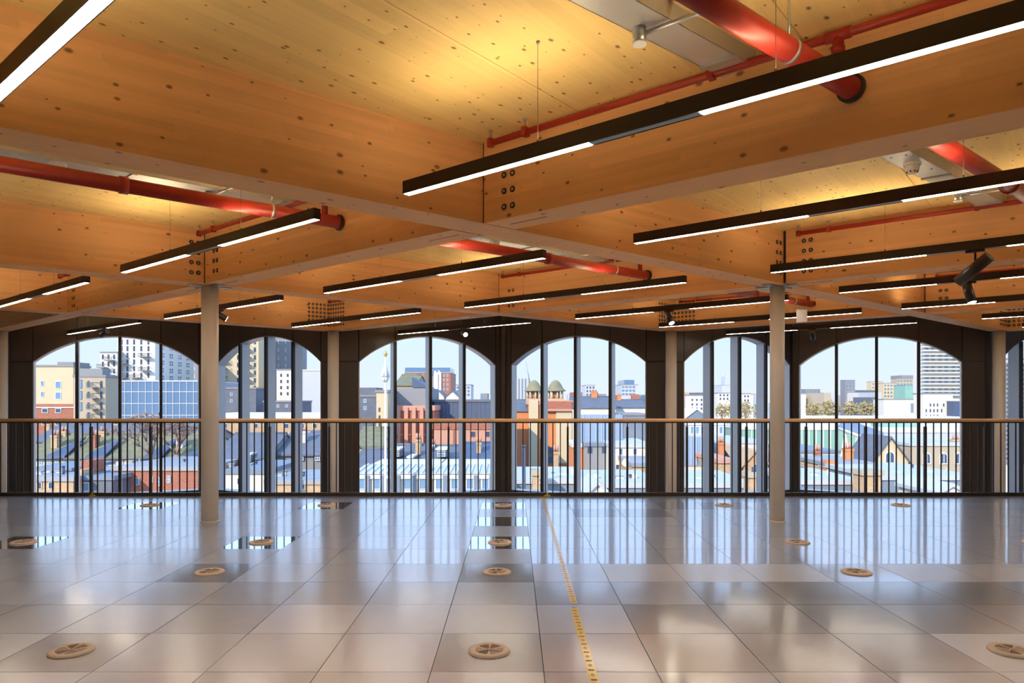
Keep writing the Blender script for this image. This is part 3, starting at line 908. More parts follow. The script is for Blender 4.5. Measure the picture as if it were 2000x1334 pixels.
for vy, rows in VROWS.items():
    for vx, cols in VCOLS.items():
        if vy < 5 and abs(vx) > 4: continue
        if abs(vy - 5.78) < 0.01 and abs(vx) > 4: continue
        rz = random.uniform(0, 0.4) - 0.2
        o = thing('floor_vent', 'round beige floor vent, ' + cols + ', in the ' + rows, 'floor vent', (vx, vy, 0), 'round floor vents')
        mw = T(vx, vy, 0.0012) @ Matrix.Rotation(rz, 4, 'Z')
        place('rim', rim_me, o, mw); place('grille', gr_me, o, mw); place('slots', sl_me, o, mw)

def tape(x0, y0, x1, y1, label, marks):
    o = thing('floor_tape', label, 'tape', (x0, y0, 0), 'yellow floor tapes')
    d = Vector((x1 - x0, y1 - y0, 0)); L = d.length; d.normalize(); q = Vector((d.y, -d.x, 0))
    m_ = MB(); m_.bar((x0, y0, 0.0012), (x1, y1, 0.0012), 0.05, 0.0012, M['tape']); part('strip', m_, o)
    m_ = MB(); t = 0.05
    while marks and t < L - 0.03:
        c = Vector((x0, y0, 0)) + d * t
        a, b = c - q * 0.016, c + q * 0.016
        m_.bar((a.x, a.y, 0.0025), (b.x, b.y, 0.0025), 0.016, 0.0004, M['tape_ink'])
        c2 = c + d * 0.065
        for s_ in (-0.008, 0.0, 0.008):
            a, b = c2 + q * s_ - d * (0.022 if s_ == 0 else 0.012), c2 + q * s_ + d * (0.022 if s_ == 0 else 0.012)
            m_.bar((a.x, a.y, 0.0025), (b.x, b.y, 0.0025), 0.004, 0.0004, M['tape_ink'])
        t += 0.13
    if m_.f: part('printed_marks', m_, o)['kind'] = 'stuff'
tape(0.414, 3.0, 0.418, 4.80, 'nearest strip of yellow floor tape with brown printed marks', True)
tape(0.428, 4.90, 0.432, 10.25, 'long strip of yellow floor tape running on to the balustrade', True)

# ------------------------------------------------------------------ the town outside
GZ = -17.0
def PX(x, Y): return (x - CX) * Y / F
def PZ(y, Y): return EYE + (HY - y) * Y / F

M['x_cream'] = plain('cream_render', (0.62, 0.50, 0.33), 0.8, noise=0.05, scale=0.6)
M['x_sand'] = plain('sand_render', (0.47, 0.39, 0.29), 0.85, noise=0.06, scale=0.8)
M['x_white'] = plain('white_render', (0.66, 0.62, 0.56), 0.8, noise=0.04, scale=0.4)
M['x_pale'] = plain('pale_cladding', (0.50, 0.52, 0.56), 0.6, noise=0.04, scale=0.4)
M['x_grey'] = plain('grey_cladding', (0.25, 0.25, 0.27), 0.7, noise=0.08, scale=0.5)
M['x_slate'] = plain('slate', (0.13, 0.14, 0.18), 0.6, noise=0.25, scale=1.2)
M['x_navy'] = plain('navy_sheet', (0.075, 0.105, 0.18), 0.55, noise=0.15, scale=0.8)
M['x_moss'] = plain('mossy_slate', (0.21, 0.20, 0.12), 0.9, noise=0.4, scale=1.5)
M['x_blueglass'] = plain('blue_glass', (0.16, 0.26, 0.42), 0.12, 0.35, noise=0.10, scale=0.15)
M['x_pane'] = plain('dark_window', (0.07, 0.11, 0.20), 0.12, 0.2, noise=0.1, scale=0.8)
M['x_bluepane'] = plain('sky_window', (0.22, 0.38, 0.60), 0.1, 0.4, noise=0.1, scale=0.8)
M['x_frame'] = plain('white_frame', (0.70, 0.69, 0.66), 0.5, noise=0)
M['x_balc'] = plain('balcony_metal', (0.16, 0.16, 0.18), 0.6, 0.3, noise=0)
M['x_brick'] = brick_mat('red_brick', (0.42, 0.14, 0.085), (0.34, 0.11, 0.07), (0.40, 0.28, 0.22))
M['x_tan'] = brick_mat('stock_brick', (0.58, 0.38, 0.22), (0.48, 0.31, 0.19), (0.55, 0.45, 0.34))
M['x_pink'] = plain('terracotta', (0.58, 0.30, 0.22), 0.8, noise=0.12, scale=0.8)
M['x_orange'] = plain('orange_brick', (0.62, 0.24, 0.10), 0.85, noise=0.10, scale=0.8)
M['x_zinc'] = plain('zinc', (0.36, 0.37, 0.40), 0.5, 0.4, noise=0.08, scale=0.6)
M['x_blueroof'] = plain('blue_roofing', (0.20, 0.24, 0.31), 0.6, noise=0.25, scale=0.7)
M['x_green'] = plain('green_glazing', (0.25, 0.45, 0.38), 0.4, noise=0.12, scale=0.3)
M['x_dome'] = plain('weathered_dome', (0.25, 0.23, 0.14), 0.8, noise=0.2, scale=0.8)
M['x_twig'] = plain('bare_twigs', (0.34, 0.24, 0.20), 0.9, noise=0.2, scale=2)
M['x_tree'] = plain('winter_foliage', (0.42, 0.34, 0.17), 0.95, noise=0.3, scale=0.6)
M['x_road'] = plain('city_ground', (0.30, 0.29, 0.29), 0.9, noise=0.2, scale=0.02)

m_ = MB(); m_.face([(-2600, 17.5, GZ), (2600, 17.5, GZ), (2600, 2900, GZ), (-2600, 2900, GZ)], M['x_road'])
struct('ground', m_, 'town ground far below the windows')

WIN = {}
def win_mesh(w, h, glass, style):
    key = (round(w, 2), round(h, 2), glass, style)
    if key not in WIN:
        b = MB(); fr = M['x_frame'] if style != 'dark' else M['x_balc']
        t = max(min(w, h) * 0.10, 0.03)
        if style in ('frame', 'dark', 'cross'):
            b.box(-w / 2, w / 2, -0.06, 0.05, -h / 2, -h / 2 + t, fr); b.box(-w / 2, w / 2, -0.06, 0.05, h / 2 - t, h / 2, fr)
            b.box(-w / 2, -w / 2 + t, -0.06, 0.05, -h / 2 + t, h / 2 - t, fr); b.box(w / 2 - t, w / 2, -0.06, 0.05, -h / 2 + t, h / 2 - t, fr)
            if style == 'cross':
                b.box(-t / 2, t / 2, -0.05, 0.05, -h / 2 + t, h / 2 - t, fr); b.box(-w / 2 + t, w / 2 - t, -0.045, 0.05, -t / 2, t / 2, fr)
        b.box(-w / 2 + t * 0.5, w / 2 - t * 0.5, -0.02, 0.04, -h / 2 + t * 0.5, h / 2 - t * 0.5, glass)
        WIN[key] = b.mesh('window')
    return WIN[key]

def windows(o, xs, ys, w, h, Y, glass='x_pane', style='frame'):
    me = win_mesh(w * Y / F, h * Y / F, M[glass], style)
    for x in xs:
        for y in ys: place('window', me, o, T(PX(x, Y), Y, PZ(y, Y)))

def side_windows(o, X, ys, Yn, d0, d1, n, w, h, glass='x_pane', style='frame', face=1):
    """windows on the flank at X; face +1 looks to +x, -1 to -x"""
    me = win_mesh(w, h, M[glass], style)
    R = Matrix.Rotation(math.radians(90 * face), 4, 'Z')
    for t in range(n):
        yy = Yn + d0 + (d1 - d0) * (t + 0.5) / n
        for y in ys: place('window', me, o, T(X, yy, PZ(y, Yn)) @ R)

def balconies(o, spots, w, Y, dep=1.3, hpx=6):
    W_, H_ = w * Y / F, hpx * Y / F
    b = MB(); b.box(-W_ / 2, W_ / 2, -dep, 0, -0.1, 0.05, M['x_grey'])
    b.box(-W_ / 2, W_ / 2, -dep, -dep + 0.04, H_ - 0.08, H_, M['x_balc'])
    nb = 7
    for t in range(nb + 1):
        xx = -W_ / 2 + W_ * t / nb
        b.box(xx - 0.03, xx + 0.03, -dep, -dep + 0.05, 0.05, H_, M['x_balc'])
    for s_ in (-1, 1): b.box(s_ * W_ / 2 - 0.03, s_ * W_ / 2 + 0.03, -dep, 0, H_ - 0.08, H_, M['x_balc'])
    me = b.mesh('balcony')
    for (x, y) in spots: place('balcony', me, o, T(PX(x, Y), Y, PZ(y, Y)))

def building(name, label, x0, x1, yt, Y, depth, mat, zb=GZ, coping='x_grey', cat='building', group='town buildings outside', cop=0.25):
    X0, X1, Z = PX(x0, Y), PX(x1, Y), PZ(yt, Y)
    o = thing(name, label, cat, ((X0 + X1) / 2, Y + depth / 2, zb), group)
    b = MB(); b.box(X0, X1, Y, Y + depth, zb, Z, M[mat]); part('wall', b, o)
    if coping:
        b = MB(); b.box(X0 - 0.12, X1 + 0.12, Y - 0.12, Y + depth + 0.1, Z - cop, Z + 0.03, M[coping]); part('roof_edge', b, o)
    return o

def extra(o, pname, x0, x1, y0, y1, Y, depth, mat):
    b = MB(); b.box(PX(x0, Y), PX(x1, Y), Y, Y + depth, PZ(y1, Y), PZ(y0, Y), M[mat]); return part(pname, b, o)

def house(name, label, x0, x1, yeave, yridge, Y, depth, wall, roof, ridge='x', zb=GZ, chim=None, cat='house', group='houses and roofs outside'):
    X0, X1, ZE, ZR = PX(x0, Y), PX(x1, Y), PZ(yeave, Y), None
    o = thing(name, label, cat, ((X0 + X1) / 2, Y + depth / 2, zb), group)
    b = MB(); b.box(X0, X1, Y, Y + depth, zb, ZE, M[wall]); part('wall', b, o)
    t = 0.15
    if ridge == 'x':
        YR = Y + depth / 2; ZR = PZ(yridge, YR)
        b = MB()
        b.hull([(X0 - .1, Y - .25, ZE - .1), (X1 + .1, Y - .25, ZE - .1), (X1 + .1, YR, ZR), (X0 - .1, YR, ZR)],
               [(X0 - .1, Y - .25, ZE - .1 + t), (X1 + .1, Y - .25, ZE - .1 + t), (X1 + .1, YR, ZR + t), (X0 - .1, YR, ZR + t)], M[roof])
        b.hull([(X0 - .1, YR, ZR), (X1 + .1, YR, ZR), (X1 + .1, Y + depth + .2, ZE - .1), (X0 - .1, Y + depth + .2, ZE - .1)],
               [(X0 - .1, YR, ZR + t), (X1 + .1, YR, ZR + t), (X1 + .1, Y + depth + .2, ZE - .1 + t), (X0 - .1, Y + depth + .2, ZE - .1 + t)], M[roof])
        part('roof', b, o)
        b = MB()
        for xx in (X0, X1 - 0.2):
            b.hull([(xx, Y, ZE), (xx, Y + depth, ZE), (xx, YR, ZR)], [(xx + .2, Y, ZE), (xx + .2, Y + depth, ZE), (xx + .2, YR, ZR)], M[wall])
        part('gable', b, o)
        b = MB(); b.tube((X0 - .1, YR, ZR + t), (X1 + .1, YR, ZR + t), 0.12, M[roof], 8); part('ridge', b, o)
    else:
        XM = (X0 + X1) / 2; ZR = PZ(yridge, Y)
        b = MB(); b.hull([(X0, Y, ZE), (X1, Y, ZE), (XM, Y, ZR)], [(X0, Y + .25, ZE), (X1, Y + .25, ZE), (XM, Y + .25, ZR)], M[wall]); part('gable', b, o)
        for s_, XE in ((-1, X0), (1, X1)):
            b = MB(); ex = XE + s_ * 0.25; ez = ZE - 0.25 * (ZR - ZE) / abs(XM - XE)
            lo = [(ex, Y - .2, ez), (XM, Y - .2, ZR), (XM, Y + depth, ZR), (ex, Y + depth, ez)]
            b.hull(lo, [(p[0], p[1], p[2] + t * 1.3) for p in lo], M[roof]); part('roof', b, o)
    if chim:
        for (xc, wpx, yt, mt) in chim:
            YC = Y + depth * 0.45; w_ = wpx * YC / F
            b = MB(); b.box(PX(xc, YC) - w_ / 2, PX(xc, YC) + w_ / 2, YC, YC + max(w_, 0.6), ZE, PZ(yt, YC), M[mt])
            b.box(PX(xc, YC) - w_ * .58, PX(xc, YC) + w_ * .58, YC - .05, YC + max(w_, 0.6) + .05, PZ(yt, YC) - .18, PZ(yt, YC), M[mt]); ch = part('chimney', b, o)
            b = MB()
            for q in (-0.28, 0.28):
                b.tube((PX(xc, YC) + q * w_, YC + .3, PZ(yt, YC)), (PX(xc, YC) + q * w_, YC + .3, PZ(yt, YC) + .4), 0.11, M['x_pink'], 8)
            part('chimney_pots', b, ch)
    return o

def dormer(o, x, y, w, h, Y, glass='x_pane'):
    """flat-topped dormer proud of a roof"""
    W_, H_ = w * Y / F, h * Y / F
    b = MB(); b.box(PX(x, Y) - W_ / 2, PX(x, Y) + W_ / 2, Y, Y + 2.2, PZ(y, Y) - H_ / 2, PZ(y, Y) + H_ / 2, M['x_slate'])
    b.box(PX(x, Y) - W_ * .56, PX(x, Y) + W_ * .56, Y - .12, Y + 2.3, PZ(y, Y) + H_ / 2, PZ(y, Y) + H_ / 2 + .12, M['x_frame'])
    dm = part('dormer', b, o)
    me = win_mesh(W_ * .8, H_ * .82, M[glass], 'cross')
    place('window', me, dm, T(PX(x, Y), Y - 0.02, PZ(y, Y)))

# ---- seen through the first window
o = building('apartment_block', 'cream apartment block with brick lower storeys at far left', 52, 143, 713, 100, 4, 'x_cream')
windows(o, [83], [749, 770], 6, 10, 100, 'x_bluepane'); windows(o, [114], [752, 773], 12, 15, 100, 'x_bluepane'); windows(o, [88, 114], [802, 826], 12, 9, 100, 'x_pane')
extra(o, 'brick_storey', 51, 144, 789, 900, 99.9, 0.3, 'x_brick'); extra(o, 'plant_room', 112, 143, 707, 714, 102, 4, 'x_grey')
windows(o, [88, 114], [802, 826], 12, 9, 99.86, 'x_pane')
b_ = MB(); b_.box(PX(51, 99.8), PX(144, 99.8), 99.75, 100.0, PZ(797, 99.8), PZ(795, 99.8), M['x_frame']); part('stone_band', b_, o)
o = building('apartment_wing', 'apartment wing coloured grey beige for shade, with stacked dark balconies beside the cream block', 143.5, 206, 733, 98, 3.5, 'x_sand')  # grey beige wall colour stands in for shade on the cream wing
windows(o, [156], [750, 772, 794], 9, 17, 98, 'x_bluepane', 'dark'); windows(o, [173, 198], [751, 772, 793, 812], 4, 14, 98, 'x_pane', 'dark')
balconies(o, [(186, 757), (186, 778), (186, 799), (186, 818)], 13, 98, 1.3, 10)
extra(o, 'plant_room', 148, 200, 720, 733, 99, 2, 'x_grey')
o = building('white_tower', 'tall white apartment tower with balconies behind the first window', 230, 303, 652, 150, 18, 'x_white')
windows(o, [238, 249, 262, 276, 290], [668, 681, 694, 707, 720, 733], 3.5, 10, 150, 'x_pane', 'dark')
balconies(o, [(242, 710), (242, 738), (286, 697), (286, 724), (268, 738)], 18, 150, 1.6, 6)
side_windows(o, PX(303, 150), [662, 676, 692, 707, 722, 737, 752, 767], 150, 1, 17, 4, 2.0, 1.3, 'x_bluepane', 'cross')
o = building('white_tower_wing', 'lower wing of the white tower with balconies', 196, 229, 687, 148, 6, 'x_white')
windows(o, [201, 212, 223], [697, 711, 725, 738], 3.5, 9, 148, 'x_pane', 'dark')
balconies(o, [(204, 718), (218, 704), (218, 733), (204, 741)], 15, 148, 1.5, 6)
o = building('brown_tower', 'grey brown residential tower behind the white tower', 318, 392, 676, 190, 16, 'x_grey')
windows(o, [326, 338, 366, 378], [690, 705, 720, 735], 6, 7, 190, 'x_bluepane', 'cross')
o = building('glass_office', 'blue glass office building below the white tower', 204, 392, 743, 134, 20, 'x_blueglass', coping='x_pale')
b_ = MB()
for t in range(15):
    xx = PX(204 + 188 * t / 14, 134)
    b_ = MB(); b_.box(xx - .06, xx + .06, 133.9, 134, -12, PZ(744, 134), M['x_pale']); part('glazing_bar', b_, o)
for yy in (765, 788, 811):
    b_ = MB(); b_.box(PX(204, 134), PX(392, 134), 133.92, 134, PZ(yy, 134) - .07, PZ(yy, 134) + .07, M['x_pale']); part('glazing_bar', b_, o)

def bare_tree(x, ybase, ytop, Y, label, seed, spread=1.0):
    rnd = random.Random(seed)
    zb, zt = GZ, PZ(ytop, Y); H = zt - PZ(ybase, Y); base = Vector((PX(x, Y), Y, PZ(ybase, Y)))
    o = thing('bare_tree', label, 'tree', (base.x, base.y, GZ), 'bare winter trees outside')
    b = MB(); b.tube((base.x, base.y, GZ), base, 0.3, M['x_twig'], 8, 0.2); part('trunk', b, o)
    b = MB()
    def grow(p, d, ln, r, n):
        q = p + d * ln
        b.tube(p, q, r, M['x_twig'], 5, r * .6)
        if n == 0: return
        for _ in range(3 if n > 1 else 4):
            v = Vector((rnd.gauss(0, .5) * spread, rnd.gauss(0, .5), rnd.uniform(-.1, .45)))
            grow(q, (d + v).normalized(), ln * rnd.uniform(.62, .85), max(r * .6, 0.022), n - 1)
    for _ in range(5):
        grow(base, Vector((rnd.gauss(0, .45) * spread, rnd.gauss(0, .4), 1)).normalized(), H * .27, 0.12, 4)
    part('branches', b, o)
bare_tree(296, 888, 786, 58, 'bare pinkish winter tree behind the mossy roofs, first window', 3, 1.1)
bare_tree(345, 888, 800, 57, 'smaller bare tree right of the pinkish one', 5, 1.0)

for q, (xa, xb) in enumerate(((48, 128), (129, 205), (206, 318), (319, 398))):
    lab = ['mossy slate roofed terrace house at far left', 'mossy roofed terrace house behind the second window bay', 'mossy roofed terrace house below the bare tree', 'mossy roofed terrace house next to the left column'][q]
    o = house('terrace_house', lab, xa, xb, 896, 852, 60, 8, 'x_white', 'x_moss', 'x', chim=[(xb - 6, 12, 842, 'x_tan')])
    # dark valley roof at the right end of each house
    X1 = PX(xb, 60); Yr = 64; zE, zR = PZ(894, 60), PZ(850, 60)
    b_ = MB(); b_.hull([(X1 - 1.5, 59.6, zE), (X1 + .1, 59.6, zE), (X1 + .1, 62.6, zR - .5)], [(X1 - 1.5, 59.75, zE + .2), (X1 + .1, 59.75, zE + .2), (X1 + .1, 62.8, zR - .2)], M['x_navy']); part('valley_roof', b_, o)
    ws = [xa + 14 + 16 * t for t in range(int((xb - xa - 20) / 16) + 1)]
    windows(o, ws, [903], 10, 8, 59.98, 'x_bluepane', 'cross')
    b_ = MB(); b_.tube((PX(xa, 60), 59.65, zE - .05), (X1, 59.65, zE - .05), 0.08, M['x_balc'], 8); part('gutter', b_, o)
o = house('slate_house', 'blue slate roofed house row behind the mossy roofs', 60, 250, 862, 830, 74, 10, 'x_grey', 'x_slate', 'x', chim=[(92, 9, 828, 'x_tan'), (150, 9, 826, 'x_tan'), (225, 9, 828, 'x_tan')])
o = house('slate_house', 'blue slate roofed house behind the bare trees', 262, 392, 866, 836, 72, 10, 'x_grey', 'x_slate', 'x')
o = building('brick_extension', 'low red brick building with flat roof and white windows, first window', 222, 398, 912, 46, 8, 'x_brick', coping='x_zinc')
windows(o, [296, 330], [936], 7, 14, 46, 'x_bluepane', 'cross'); windows(o, [312], [941], 9, 17, 46, 'x_bluepane', 'cross')
windows(o, [268], [940], 9, 14, 46, 'x_bluepane', 'frame')
o = building('flat_roof_extension', 'grey flat roofed extension with slate top at lower left', 146, 221, 930, 44, 7, 'x_slate', coping='x_blueroof')
windows(o, [168], [951], 16, 18, 44, 'x_bluepane'); extra(o, 'brick_end', 146, 160, 918, 960, 43.9, 1.2, 'x_tan'); extra(o, 'brick_stack', 158, 180, 899, 930, 45, 1.5, 'x_brick')
o = building('brick_yard_building', 'low tan brick building under blue sheet roof at lower left', 48, 143, 932, 43, 7, 'x_tan', coping='x_zinc')
extra(o, 'sheet_roof', 48, 140, 914, 920, 46, 5, 'x_blueroof'); windows(o, [78, 100], [948], 9, 14, 43, 'x_pane')

# ---- second window
o = building('balcony_tower', 'tall cream tower with a stack of balconies, second window', 420, 505, 630, 170, 6, 'x_cream')
balconies(o, [(481, 682 + 15 * t) for t in range(6)] + [(436, 690 + 15 * t) for t in range(5)], 17, 170, 1.8, 7)
windows(o, [465, 498], [668 + 15 * t for t in range(7)], 4, 9, 170, 'x_pane', 'dark')
o = building('grey_tower', 'grey brick tower with slot windows and rounded balconies, second window', 530, 586, 640, 182, 6, 'x_grey')
windows(o, [544, 558, 570], [668, 684, 700, 714], 3, 9, 182, 'x_pale', 'dark')
balconies(o, [(588, 668 + 14 * t) for t in range(5)] + [(530, 668 + 14 * t) for t in range(8)], 9, 182, 1.6, 6)
o = building('white_block', 'white apartment block in front of the grey tower', 540, 574, 721, 165, 12, 'x_white')
windows(o, [549, 562], [733, 745, 757, 769], 3.5, 6, 165, 'x_pane', 'dark')
o = building('pale_block', 'plain pale blue block right of the white apartments', 578, 640, 722, 150, 15, 'x_pale', coping='x_white')
o = building('terrace_row', 'dark grey slate terrace row below the balcony tower', 415, 500, 757, 122, 10, 'x_slate')
windows(o, [436, 452, 470, 486], [770, 783], 5, 6, 122, 'x_bluepane')
o = building('terrace_row', 'dark slate houses below the white block', 515, 575, 783, 118, 10, 'x_slate')
windows(o, [527, 543, 560], [793], 5, 6, 118, 'x_bluepane')
o = building('long_shop_parade', 'long low tan brick parade with pale parapet, second window', 415, 640, 808, 90, 8, 'x_tan', coping='x_white', cop=.9)
windows(o, [440, 470, 500, 530, 560, 590, 615], [832], 9, 10, 90, 'x_pane')
o = house('slate_roof_house', 'slate roofed house with white dormer windows behind left column', 415, 520, 895, 850, 52, 9, 'x_grey', 'x_slate', 'x', chim=[(430, 10, 838, 'x_brick')])
dormer(o, 474, 899, 12, 15, 51.2, 'x_bluepane'); dormer(o, 486, 896, 10, 15, 51.6, 'x_bluepane'); windows(o, [440, 500], [915], 9, 12, 52, 'x_bluepane', 'cross')
o = house('slate_roof_house', 'slate roofed house with white framed windows near the left wall column', 535, 650, 888, 846, 54, 9, 'x_grey', 'x_slate', 'x', chim=[(600, 10, 852, 'x_white')])
windows(o, [588, 620], [893], 10, 14, 53.9, 'x_bluepane', 'cross'); windows(o, [588, 556], [928], 12, 15, 53.9, 'x_bluepane', 'cross')
o = building('white_flat_roof', 'low white flat roofed extension, second window', 440, 520, 918, 44, 7, 'x_white', coping='x_blueroof')
windows(o, [470], [940], 14, 14, 44, 'x_pane')
o = building('tan_brick_yard', 'low tan brick yard building at the foot of second window', 520, 640, 938, 42, 6, 'x_tan', coping='x_zinc')
windows(o, [590], [950], 12, 12, 42, 'x_pane')
o = thing('metal_flue', 'tall grey metal flue pipe in second window', 'flue', (PX(526, 40), 40, GZ), 'flue pipes')
b_ = MB(); b_.tube((PX(526, 40), 40, GZ), (PX(526, 40), 40, PZ(876, 40)), 0.10, M['x_zinc'], 16); part('pipe', b_, o)
b_ = MB(); b_.tube((PX(526, 40), 40, PZ(874, 40)), (PX(526, 40), 40, PZ(870, 40)), 0.15, M['x_zinc'], 16, 0.03); part('cowl', b_, o)

# ---- third window
o = building('dark_house', 'dark slate gabled house left of the flagpole', 690, 742, 772, 115, 10, 'x_slate')
windows(o, [713], [783, 797], 6, 7, 115, 'x_bluepane'); extra(o, 'ridge_block', 700, 735, 757, 772, 117, 6, 'x_slate')
o = thing('flagpole', 'white flagpole with gold finial and furled white flag', 'flagpole', (PX(753, 36), 36, GZ))
b_ = MB(); b_.tube((PX(753, 36), 36, GZ), (PX(753, 36), 36, PZ(697, 36)), 0.085, M['x_frame'], 14, 0.055); part('pole', b_, o)
b_ = MB(); b_.lathe([(0.0, .30), (.03, .25), (.05, .2), (.10, .12), (.10, .06), (.05, .02), (.07, -.02), (.05, -.05), (0, -.06)], M['gold'], 16, (PX(753, 36), 36, PZ(695, 36))); part('finial', b_, o)
b_ = MB()
fx, fz = PX(753, 36), PZ(712, 36)
for q in range(6):
    an = q * 1.05; rr = 0.16
    b_.tube((fx + .03 * math.cos(an), 36 + .03 * math.sin(an), fz), (fx + rr * math.cos(an) - .03, 36 + rr * math.sin(an), fz - .65), .03, M['x_frame'], 8, .10)
    b_.tube((fx + rr * math.cos(an) - .03, 36 + rr * math.sin(an), fz - .65), (fx + .06 * math.cos(an), 36 + .06 * math.sin(an), fz - .92), .10, M['x_frame'], 8, .02)
part('furled_flag', b_, o)
o = building('theatre_hall', 'red brick theatre hall with pale pilasters, third window', 757, 847, 793, 74, 16, 'x_brick', coping='x_pink', cop=.5)
for x in (764, 779, 794, 809, 824, 839):
    b_ = MB(); b_.box(PX(x - 3.5, 74), PX(x + 3.5, 74), 73.7, 74.02, GZ, PZ(796, 74), M['x_pink']); part('pilaster', b_, o)
extra(o, 'rooftop_wall', 773, 838, 758, 793, 77, 10, 'x_grey'); extra(o, 'string_course', 757, 847, 848, 850, 73.9, .3, 'x_pink')
o2 = house('stage_tower', 'grey slate roofed stage tower above the red brick hall', 772, 812, 752, 735, 78, 10, 'x_sand', 'x_moss', 'x', group='town buildings outside')
b_ = MB(); b_.hull([(PX(806, 78), 77.6, PZ(757, 78)), (PX(838, 78), 77.6, PZ(757, 78)), (PX(806, 78), 77.6, PZ(737, 78))], [(PX(806, 78), 84, PZ(757, 78)), (PX(838, 78), 84, PZ(757, 78)), (PX(806, 78), 84, PZ(737, 78))], M['x_navy']); part('lean_to_roof', b_, o2)
o = building('cream_corner_tower', 'narrow cream corner tower behind the flagpole', 735, 757, 762, 72, 10, 'x_cream')
windows(o, [741], [800, 815, 830], 3, 8, 72, 'x_pane', 'dark')
o = building('navy_shed', 'navy sheet metal shed beside the brick hall', 848, 962, 781, 80, 14, 'x_navy', coping='x_slate')
for x in range(856, 960, 9):
    b_ = MB(); b_.box(PX(x, 80) - .04, PX(x, 80) + .04, 79.94, 80, GZ, PZ(783, 80), M['x_slate']); part('seam', b_, o)
o = building('brick_annexe', 'long red brick annexe with small windows, third window', 846, 962, 829, 72, 8, 'x_pink', coping='x_brick', cop=.5)
windows(o, [924, 952], [848], 8, 10, 72, 'x_pane', 'dark'); extra(o, 'downpipe', 885, 887, 830, 875, 71.9, .1, 'x_brick')
o = building('modern_block', 'tall modern block with glazed top floor on the skyline', 790, 880, 727, 220, 20, 'x_brick', coping='x_zinc')
extra(o, 'glass_top', 791, 879, 718, 727, 222, 16, 'x_blueglass'); extra(o, 'white_bay', 845, 862, 727, 790, 219.6, 1, 'x_white')
windows(o, [867, 874], [733, 742, 751, 760], 3, 5, 220, 'x_bluepane'); windows(o, [800, 812, 824, 836], [733, 742], 5, 5, 220, 'x_bluepane')
o = building('lattice_block', 'pale blue distant block right of the modern block', 881, 920, 751, 260, 16, 'x_pale')
windows(o, [887, 894, 901, 908, 915], [757, 764, 771], 4, 4, 260, 'x_bluepane', 'dark')
o = thing('antenna_mast', 'thin grey antenna mast before the modern block', 'mast', (PX(851, 130), 130, GZ))
b_ = MB()
for s_ in (-.5, .5): b_.tube((PX(851, 130) + s_, 130, GZ), (PX(851, 130) + s_, 130, PZ(722, 130)), .12, M['x_zinc'], 6)
part('mast_legs', b_, o)
b_ = MB()
for t in range(3): b_.box(PX(851, 130) - .9 + t * .7, PX(851, 130) - .6 + t * .7, 129.5, 129.8, PZ(732, 130), PZ(724, 130), M['x_frame'])
part('antenna_panels', b_, o)
for q, (xa, xb) in enumerate(((845, 868), (870, 896))):
    house('gabled_white_house', ['small white gabled house beside the antenna mast', 'small gabled house under the pale lattice block'][q], xa, xb, 776, 764, 140, 9, 'x_white', 'x_slate', 'y')
o = house('dormer_house', 'slate mansard house with white dormers below brick hall', 750, 832, 905, 872, 52, 9, 'x_grey', 'x_slate', 'x', chim=[(818, 8, 866, 'x_white')])
dormer(o, 764, 886, 9, 14, 51.5); dormer(o, 776, 886, 9, 14, 51.5); dormer(o, 801, 899, 12, 9, 51)
o = house('dormer_house', 'slate mansard house with triple white dormer beside navy slope', 836, 890, 905, 874, 52, 9, 'x_grey', 'x_slate', 'x', chim=[(845, 7, 868, 'x_frame')])
dormer(o, 862, 886, 20, 14, 51.5, 'x_bluepane')
o = house('navy_roof_house', 'house with plain navy slate slope, third window right', 890, 970, 906, 868, 54, 9, 'x_white', 'x_navy', 'x')
o = house('rear_house', 'cream house with mossy roof behind the flagpole foot', 690, 748, 872, 838, 66, 9, 'x_cream', 'x_moss', 'x')
windows(o, [700, 718, 732], [884], 6, 10, 66, 'x_pane', 'frame')
o = house('tile_roof_house', 'house with dark rear roof at foot of third window', 688, 750, 915, 880, 54, 8, 'x_white', 'x_slate', 'x')

def lantern_block(xa, xb, label):
    o = building('glazed_gallery', label, xa, xb, 926, 38, 9, 'x_white', coping='x_frame')
    b = MB(); YR = 41
    b.hull([(PX(xa, 38), 37.8, PZ(925, 38)), (PX(xb, 38), 37.8, PZ(925, 38)), (PX(xb, 38), YR, PZ(908, YR)), (PX(xa, 38), YR, PZ(908, YR))],
           [(PX(xa, 38), 37.8, PZ(924, 38)), (PX(xb, 38), 37.8, PZ(924, 38)), (PX(xb, 38), YR, PZ(907, YR)), (PX(xa, 38), YR, PZ(907, YR))], M['x_pale']); part('sloping_roof', b, o)
    x = xa + 8
    while x < xb - 4:
        b = MB(); b.hull([(PX(x, 38) - .04, 37.78, PZ(925, 38)), (PX(x, 38) + .04, 37.78, PZ(925, 38)), (PX(x, 38) + .04, YR, PZ(908, YR)), (PX(x, 38) - .04, YR, PZ(908, YR))],
                         [(PX(x, 38) - .04, 37.78, PZ(922, 38)), (PX(x, 38) + .04, 37.78, PZ(922, 38)), (PX(x, 38) + .04, YR, PZ(905, YR)), (PX(x, 38) - .04, YR, PZ(905, YR))], M['x_frame']); part('roof_bar', b, o)
        x += 14
    x = xa + 16
    while x < xb - 6:
        place('window', win_mesh(15 * 38 / F, 24 * 38 / F, M['x_bluepane'], 'frame'), o, T(PX(x, 38), 38, PZ(944, 38)))
        b = MB(); b.box(PX(x + 12, 38) - .12, PX(x + 12, 38) + .12, 37.8, 38, GZ, PZ(928, 38), M['x_blueroof']); part('pier', b, o)
        x += 30
lantern_block(690, 836, 'white glazed gallery with sloping roof at foot of third window')
lantern_block(842, 975, 'white glazed gallery beside the dark window corner')

